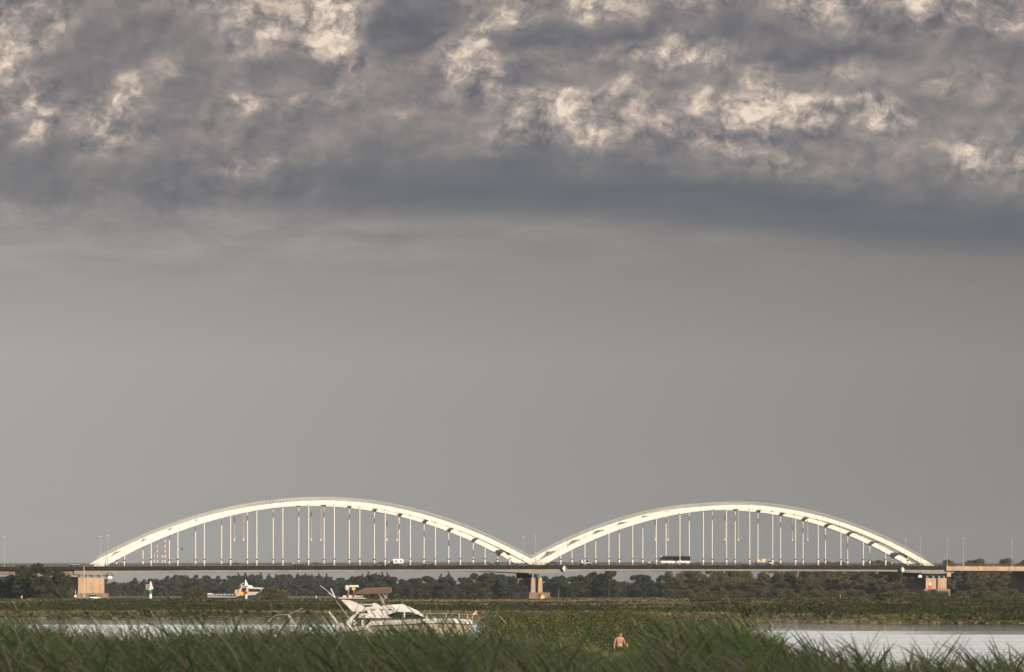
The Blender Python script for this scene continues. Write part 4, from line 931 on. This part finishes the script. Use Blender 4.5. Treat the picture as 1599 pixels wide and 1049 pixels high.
def meadow():
    n=120000; yy=412+ (rng.uniform(0,1,n)**1.2)*608; uu=rng.uniform(-40,1640,n); xx=(uu-799.5)/F*yy; keep=~inwater(xx,yy); xx,yy=xx[keep],yy[keep]; n=len(xx); zz=ground(xx,yy)
    kf=vn(xx*.45,yy*1.6,19,1)*1.3+vn(xx*.6,yy*2.2,7,4)*.6+rng.normal(size=n)*.25
    edge=(zz<.45)
    mi=np.where(kf>.55,1,np.where(kf<-.35,2,0)); mi=np.where((yy>760)&(rng.random(n)<.62),1,mi); shy=500-82*sm(2,60,xx); mi=np.where((yy<shy+110)&(yy>shy+22)&(rng.random(n)<.5),2,mi)
    H=np.where(edge,.3,rng.uniform(.25,.7,n)*(1+.5*(mi==2))); W=np.where(mi==2,2.4,1.6)*rng.uniform(.5,1.2,n)
    a=rng.uniform(0,2*PI,n); P=np.stack([xx,yy,zz-.05],1)
    S=strips(P,np.stack([np.cos(a),np.sin(a)],1),H,W*.6,np.full(n,.93),rng.uniform(0,.2,n),3)
    o=quadmesh('meadow_grass',S,[mg1,mg2,mg3],mi=mi); tag(o,'rough green and straw coloured grass covering the far bank','grass',kind='stuff')
    # low dark scrub rows
    n=42000; cen=[]
    for q in range(260):
        u=rng.uniform(-30,1630); y=rng.choice([540,560,585,640,700],p=[.3,.25,.2,.15,.1])+rng.uniform(-10,10)-(78 if u>1150 and rng.random()<.6 else 0); cen.append((PXx(u,y),y,rng.uniform(2.5,8),rng.uniform(.5,1.5)))
    cen=np.array(cen); ci=rng.integers(0,len(cen),n); d=rng.normal(size=(n,3)); d/=np.linalg.norm(d,axis=1)[:,None]; d[:,2]=np.abs(d[:,2])
    c=cen[ci]; xx=c[:,0]+d[:,0]*c[:,2]*rng.uniform(.6,1,n); yy=c[:,1]+d[:,1]*2; zz=ground(xx,yy)+d[:,2]*c[:,3]; k=ground(xx,yy)>.5
    P=np.stack([xx,yy,zz],1)[k]; o=quadmesh('low_scrub',rquads(P,.26),[M['fol_bush'],mg3],mi=(rng.random(len(P))<.5).astype(int)); tag(o,'low dark scrub growing in lines on the far bank','scrub',kind='stuff')
meadow()
# ------------------------------------------------------------------ herbs on the spit
mh=mat('herb leaves',(.060,.072,.020),(.038,.052,.016),.6,.7,island=(.19,.165,.035),transl=.25,spec=.2)
mh2=mat('herb leaves dark',(.035,.050,.018),(.025,.035,.014),.6,.7,island=(.07,.085,.03),transl=.25,spec=.2)
mfl=mat('dry flower heads',(.22,.15,.10),(.16,.11,.075),3,.8,island=(.30,.21,.16),transl=.2,spec=.1)
mfy=mat('yellow herb flowers',(.28,.24,.03),(.2,.18,.03),3,.8,transl=.2,spec=.1)
def spit():
    n=260000; yy=118+(rng.uniform(0,1,n)**1.1)*225; xx=rng.uniform(-9,34,n); g_=ground(xx,yy); k=(g_>.02)&(xx<.102*yy); xx,yy,g_=xx[k],yy[k],g_[k]; n=len(xx)
    top=1.15+.85*sm(150,300,yy)+.45*vn(xx,yy,2.3,2)+.25*vn(xx,yy,.9,5)+.3*vn(xx,yy,6,1)
    top=top*(1-.12*sm(12,24,xx)) ; top=np.where(((xx-5.85)**2+((yy-153)/4.5)**2<1.3)&(yy<157.5),np.minimum(top,.92),top)
    top=np.where((np.abs(xx-yy*.0377)<.55)&(yy<155)&(yy>110),np.minimum(top,1.1),top)
    top=top*(.45+.55*sm(.1,4.5,xx+.0155*yy+1.1*vn(xx,yy,11,2)))*(.78+.35*vn(xx,yy,1.3,9))
    zz=g_+top*(1-rng.uniform(0,1,n)**1.6*.8)
    mi=np.where(rng.random(n)<.13+.42*vn(xx,yy,2.1,6)+.13*sm(190,290,yy),0,1); mi=np.where((rng.random(n)<.025),2,mi); mi=np.where((rng.random(n)<.03)&(yy>170),3,mi)
    o=quadmesh('herb_thicket',rquads(np.stack([xx,yy,zz],1),.095),[mh,mh2,mfl,mfy],mi=mi); tag(o,'tall yellow green herbs thickly covering the spit right of the yacht','herbs',kind='stuff')
spit()
# ------------------------------------------------------------------ foreground reeds
mr1=mat('reed leaf',(.125,.170,.058),(.072,.108,.037),.35,.6,island=(.24,.26,.11),transl=.3,spec=.3)
mr2=mat('dark reed leaf',(.058,.088,.031),(.034,.056,.021),.5,.6,island=(.13,.165,.062),transl=.3,spec=.3)
mr3=mat('dry reed stalk',(.26,.215,.135),(.18,.15,.09),1,.8,island=(.36,.30,.2),transl=.2,spec=.2)
mr4=mat('reed plume',(.24,.185,.145),(.17,.13,.105),2,.9,island=(.34,.27,.22),transl=.3,spec=.1)
TOP=[(-60,972),(0,974),(60,978),(120,990),(250,1002),(330,994),(430,990),(500,988),(560,992),(640,994),(720,994),(760,996),(800,1000),(900,1014),(1000,1019),(1050,1004),(1100,988),(1200,988),(1235,994),(1270,1022),(1330,1040),(1420,1046),(1500,1050),(1620,1052)]
CL=[(1256,988),(1276,994),(1300,982),(1322,990),(1368,984),(1388,992),(1432,1016),(1470,1010),(1498,992),(1545,1000),(1585,1000),(1622,990)]
def reeds(n,y0,y1,pw,seed,u0=-60,u1=1660,lean=-1.0,leaves=8,clumps=False):
    r=np.random.default_rng(seed); yy=y0+(r.uniform(0,1,n)**pw)*(y1-y0); uu=r.uniform(u0,u1,n);
    if clumps: ci=r.integers(0,len(CL),n); uu=np.array([c[0] for c in CL])[ci]+24+r.normal(0,8,n)
    xx=(uu-799.5)/F*yy; g_=ground(xx,yy); k=g_>-.25; 
    xx,yy,uu,g_=xx[k],yy[k],uu[k],g_[k]; n=len(xx)
    cl=vn(xx,yy,1.7,seed)*.5+vn(xx,yy,.6,seed+3)*.3
    tv=np.interp(uu,[p[0] for p in TOP],[p[1] for p in TOP])+r.normal(0,9,n)-cl*20
    if clumps: tv=np.array([c[1] for c in CL])[ci[k]]+np.abs(r.normal(0,14,n))
    clear=np.abs(uu-978)<27; tv=np.where(clear,np.maximum(tv,1017),tv); cn=(uu>955)&(uu<1065)&(yy<60); tv=np.where(cn,np.maximum(tv,1009+.24*F/yy),tv); clear=clear|cn
    Hm=CZ+(HV-tv)/F*yy-g_; H=np.clip(Hm,.7,3.1); tall=(r.random(n)<.06)&(uu<1250)&~clear; H=np.where(tall,H+yy*r.uniform(.003,.013,n),H)
    P=np.stack([xx,yy,g_-.05],1); bend=lean*r.uniform(.05,.22,n)
    # stalks
    a=np.where(bend<0,PI,0)+r.normal(0,.5,n); hd=np.stack([np.cos(a),np.sin(a)],1)
    st=strips(P,hd,H*.96,np.full(n,.010),np.full(n,.985),np.abs(bend)*.35,5)
    dry=(r.random(n)<.17); mis=np.where(dry,2,1)
    # leaves
    LS=[];LM=[]
    for j in range(leaves):
        f=.28+.70*(j+r.uniform(0,1,n))/leaves; L=r.uniform(.35,.75,n)*(1.1-.3*f); 
        t=f; hor=H*.96*(t*np.sqrt(1-.985**2)+np.abs(bend)*.35*t*t*.7); ver=H*.96*(.985*t-np.abs(bend)*.35*t*t*.75)
        Q=P+np.stack([hor*hd[:,0],hor*hd[:,1],ver],1)
        aa=PI+r.normal(0,.8,n); aa=np.where(r.random(n)<.22,r.uniform(-.9,.9,n),aa); h2=np.stack([np.cos(aa),np.sin(aa)],1)
        up=r.uniform(.72,.985,n); dr=r.uniform(.02,.42,n)
        fa=r.normal(size=(n,3))*np.array([.6,.35,.75]); fa/=np.linalg.norm(fa,axis=1)[:,None]
        LS.append(strips(Q,h2,L,r.uniform(.012,.030,n),up,dr,5,fa)); LM.append(np.where(dry&(r.random(n)<.7),2,np.where(r.random(n)<.55+.5*cl,0,1)))
    # plumes
    pk=(r.random(n)<np.where((uu>740)&(uu<1000),.30,.11)); m_=pk.sum(); tip=P[pk]+np.stack([(H[pk]*.96*(.173+np.abs(bend[pk])*.25))*hd[pk,0],(H[pk]*.96*.173)*hd[pk,1],H[pk]*.945*(1-np.abs(bend[pk])*.26)],1)
    PL=[]
    for j in range(16):
        aa=PI+r.normal(0,.5,m_); h2=np.stack([np.cos(aa),np.sin(aa)],1); Q=tip-np.stack([np.zeros(m_),np.zeros(m_),r.uniform(0,.16,m_)],1)
        PL.append(strips(Q,h2,r.uniform(.10,.26,m_),np.full(m_,.012),r.uniform(.3,.95,m_),r.uniform(.3,.9,m_),5))
    V=np.concatenate([st]+LS+PL); mi=np.concatenate([mis]+LM+[np.full(m_*16,3)])
    return V,mi
parts=[reeds(6500,22,46,1.0,1),reeds(9000,44,84,1.0,2,leaves=7),reeds(9500,78,121,1.0,3,u1=1300,leaves=6),reeds(430,24,46,1.0,9,leaves=8,clumps=True)]
for i,((V,mi),lab) in enumerate(zip(parts,('tall dark green reeds with plumes in the nearest foreground','green reeds standing behind the nearest ones','green reeds along the edge of the near bank','loose clumps of reed leaning over the bright water at the lower right'))):
    o=quadmesh('reed_bed',V,[mr1,mr2,mr3,mr4],mi=mi); tag(o,lab,'reeds',kind='stuff')
# low grass floor between the reeds
def floor():
    n=60000; yy=11+rng.uniform(0,1,n)**1.2*108; uu=rng.uniform(-80,1680,n); xx=(uu-799.5)/F*yy; g_=ground(xx,yy); k=g_>0; xx,yy,g_=xx[k],yy[k],g_[k]; n=len(xx)
    a=rng.uniform(0,2*PI,n); S=strips(np.stack([xx,yy,g_-.03],1),np.stack([np.cos(a),np.sin(a)],1),rng.uniform(.4,1.1,n)*np.clip(.5+yy/80,.5,1),np.full(n,.03),np.full(n,.9),rng.uniform(0,.5,n),4)
    o=quadmesh('bank_grass',S,[mr1,mr2],mi=(rng.random(n)<.5).astype(int)); tag(o,'dense dark grass between the reed stems on the near bank','grass',kind='stuff')
floor()
# ------------------------------------------------------------------ person standing among the herbs
def person():
    y=152.0; x=PXx(967.5,y); z0=float(ground(x,y)); V={}; E=[]; Rr={}
    def j(n,p,r,par=None):
        V[n]=(p,r); 
        if par: E.append((par,n))
    j('pelvis',(0,0,.95),(.15,.11)); j('waist',(0,0,1.08),(.155,.115),'pelvis'); j('chest',(.0,0,1.27),(.195,.13),'waist'); j('upch',(.01,0,1.39),(.18,.115),'chest'); j('neck',(.025,-.01,1.50),(.06,.06),'upch')
    j('head0',(.04,-.03,1.585),(.072,.08),'neck'); j('head1',(.05,-.045,1.665),(.078,.09),'head0'); j('head2',(.055,-.04,1.71),(.06,.07),'head1')
    for s,a in ((-1,'l'),(1,'r')):
        j('sh'+a,(s*.17,0,1.41),(.075,.075),'upch'); j('dl'+a,(s*.22,0,1.38),(.058,.058),'sh'+a)
        if s<0: j('el'+a,(-.28,.02,1.12),(.042,.042),'dl'+a); j('wr'+a,(-.31,-.06,.90),(.028,.030),'el'+a); j('pm'+a,(-.315,-.085,.83),(.032,.024),'wr'+a)
        else: j('el'+a,(.29,.03,1.13),(.042,.042),'dl'+a); j('wr'+a,(.31,-.20,1.06),(.028,.030),'el'+a); j('pm'+a,(.32,-.27,1.06),(.032,.024),'wr'+a)
        j('hp'+a,(s*.10,0,.88),(.10,.10),'pelvis'); j('kn'+a,(s*.12,-.02,.50),(.062,.062),'hp'+a); j('cf'+a,(s*.125,.01,.34),(.058,.058),'kn'+a); j('an'+a,(s*.13,.02,.09),(.038,.038),'cf'+a); j('ft'+a,(s*.145,-.14,.04),(.045,.03),'an'+a)
        px,py,pz_=V['pm'+a][0]; d=Vector((0,-.35,-.9)) if s<0 else Vector((0,-1,-.05)); d.normalize()
        for q,(off,ln) in enumerate(((-.024,.068),(-.008,.078),(.008,.074),(.024,.060))):
            b=Vector((px,py,pz_))+Vector((0,off,0) if s<0 else (0,0,off)); m_=b+d*ln*.55; t=b+d*ln+(Vector((.02,0,0)) if s<0 else Vector((-.035,.02,0)))
            j('f%s%d'%(a,q),tuple(b+d*.02),(.009,.009),'pm'+a); j('g%s%d'%(a,q),tuple(m_),(.0085,.0085),'f%s%d'%(a,q)); j('h%s%d'%(a,q),tuple(t),(.007,.007),'g%s%d'%(a,q))
        b=Vector((px,py,pz_))+(Vector((.01,-.03,.03)) if s<0 else Vector((-.03,.02,.01))); t=b+d*.045+(Vector((.02,-.01,0)) if s<0 else Vector((-.01,0,.03)))
        j('t'+a,tuple(b),(.011,.011),'pm'+a); j('u'+a,tuple(t),(.009,.009),'t'+a)
    names=list(V); me=bpy.data.meshes.new('person'); me.from_pydata([V[n][0] for n in names],[(names.index(a),names.index(b)) for a,b in E],[])
    o=link(bpy.data.objects.new('person',me)); sk=o.modifiers.new('skin','SKIN'); lay=me.skin_vertices[0].data if me.skin_vertices else None
    if lay is None:
        bm=bmesh.new(); bm.from_mesh(me); bm.verts.layers.skin.verify(); bm.to_mesh(me); bm.free(); lay=me.skin_vertices[0].data
    for i,n in enumerate(names): lay[i].radius=V[n][1]; lay[i].use_root=(i==0)
    sb=o.modifiers.new('sub','SUBSURF'); sb.levels=2; sb.render_levels=2; sk.use_smooth_shade=True
    me.materials.append(M['skin']); o.location=(x,y,z0); o.rotation_euler=(0,0,R(12))
    hc=Vector((.05,-.045,1.665))
    # ears and nose, hair cap, shorts
    MB().ball((.05,-.138,1.652),(.014,.02,.022),8,6).ball((-.035,-.04,1.66),(.012,.022,.032),8,6).ball((.135,-.04,1.66),(.012,.022,.032),8,6).build('ears_and_nose',M['skin'],o,smooth=True)
    MB().ball((.022,-.128,1.675),(.012,.010,.008),8,6).ball((.078,-.128,1.675),(.012,.010,.008),8,6).build('eyes',M['dark'],o,smooth=True)
    MB().box((.05,-.132,1.615),(.045,.012,.009)).build('mouth',M['redcar'],o)
    mb=MB(); vs=[];fs=[]; seg=14
    for i in range(6):
        th=PI*.5*i/5*1.12
        for k in range(seg):
            ph=2*PI*k/seg; fr=.0 if math.sin(ph)>-.3 else .35; z=math.cos(th); 
            vs.append((hc.x+.100*math.sin(th)*math.cos(ph),hc.y+.008+.112*math.sin(th)*math.sin(ph),hc.z+.018+.120*max(z,fr*.9 if i>3 else z)))
    for i in range(5):
        for k in range(seg): fs.append((i*seg+k,(i+1)*seg+k,(i+1)*seg+(k+1)%seg,i*seg+(k+1)%seg))
    mb.add(vs,fs).build('hair',M['hair'],o,smooth=True)
    mb=MB(); ring=lambda c,rx,ry,z:[(c[0]+rx*math.cos(2*PI*k/12),c[1]+ry*math.sin(2*PI*k/12),z) for k in range(12)]
    mb.loft([ring((0,0),.175,.135,1.0),ring((0,0),.185,.145,.92),ring((0,0),.19,.15,.84)])
    for s in (-1,1): mb.loft([ring((s*.095,0),.105,.12,.86),ring((s*.11,-.01),.10,.11,.70),ring((s*.12,-.02),.095,.10,.56)])
    mb.build('shorts',M['cloth'],o,smooth=True)
    tag(o,'person with bare upper body standing among the tall herbs, one arm bent','person')
    b=Matrix.Rotation(R(12),4,'Z')@Vector((.335,-.335,1.04)); MB().tube([(0,0,-.10),(0,0,.04),(0,0,.08),(0,0,.12)],[.042,.042,.02,.018],12).build('bottle',M['yellow'],smooth=False,loc=(x+b.x,y+b.y,z0+b.z))
    q=[o2 for o2 in bpy.data.objects if o2.name=='bottle'][0]; tag(q,'small yellow bottle held by the bare-chested person','bottle')
person()
# ------------------------------------------------------------------ air
def haze():
    mb=MB(); mb.box((0,1975,36),(5300,4150,76)); mb.v=[(x,y,(-2.6 if z<0 else 92.0)) for x,y,z in mb.v]
    m=bpy.data.materials.new('haze air'); m.use_nodes=True; g=N(m.node_tree); g.n.remove(g.n['Principled BSDF']); pv=g.node('ShaderNodeVolumePrincipled')
    pv.inputs['Color'].default_value=(.78,.86,1.0,1); pv.inputs['Density'].default_value=.00004; pv.inputs['Anisotropy'].default_value=0
    g.l.new(pv.outputs[0],g.n['Material Output'].inputs['Volume']); o=mb.build('haze',m); o['kind']='stuff'
haze()
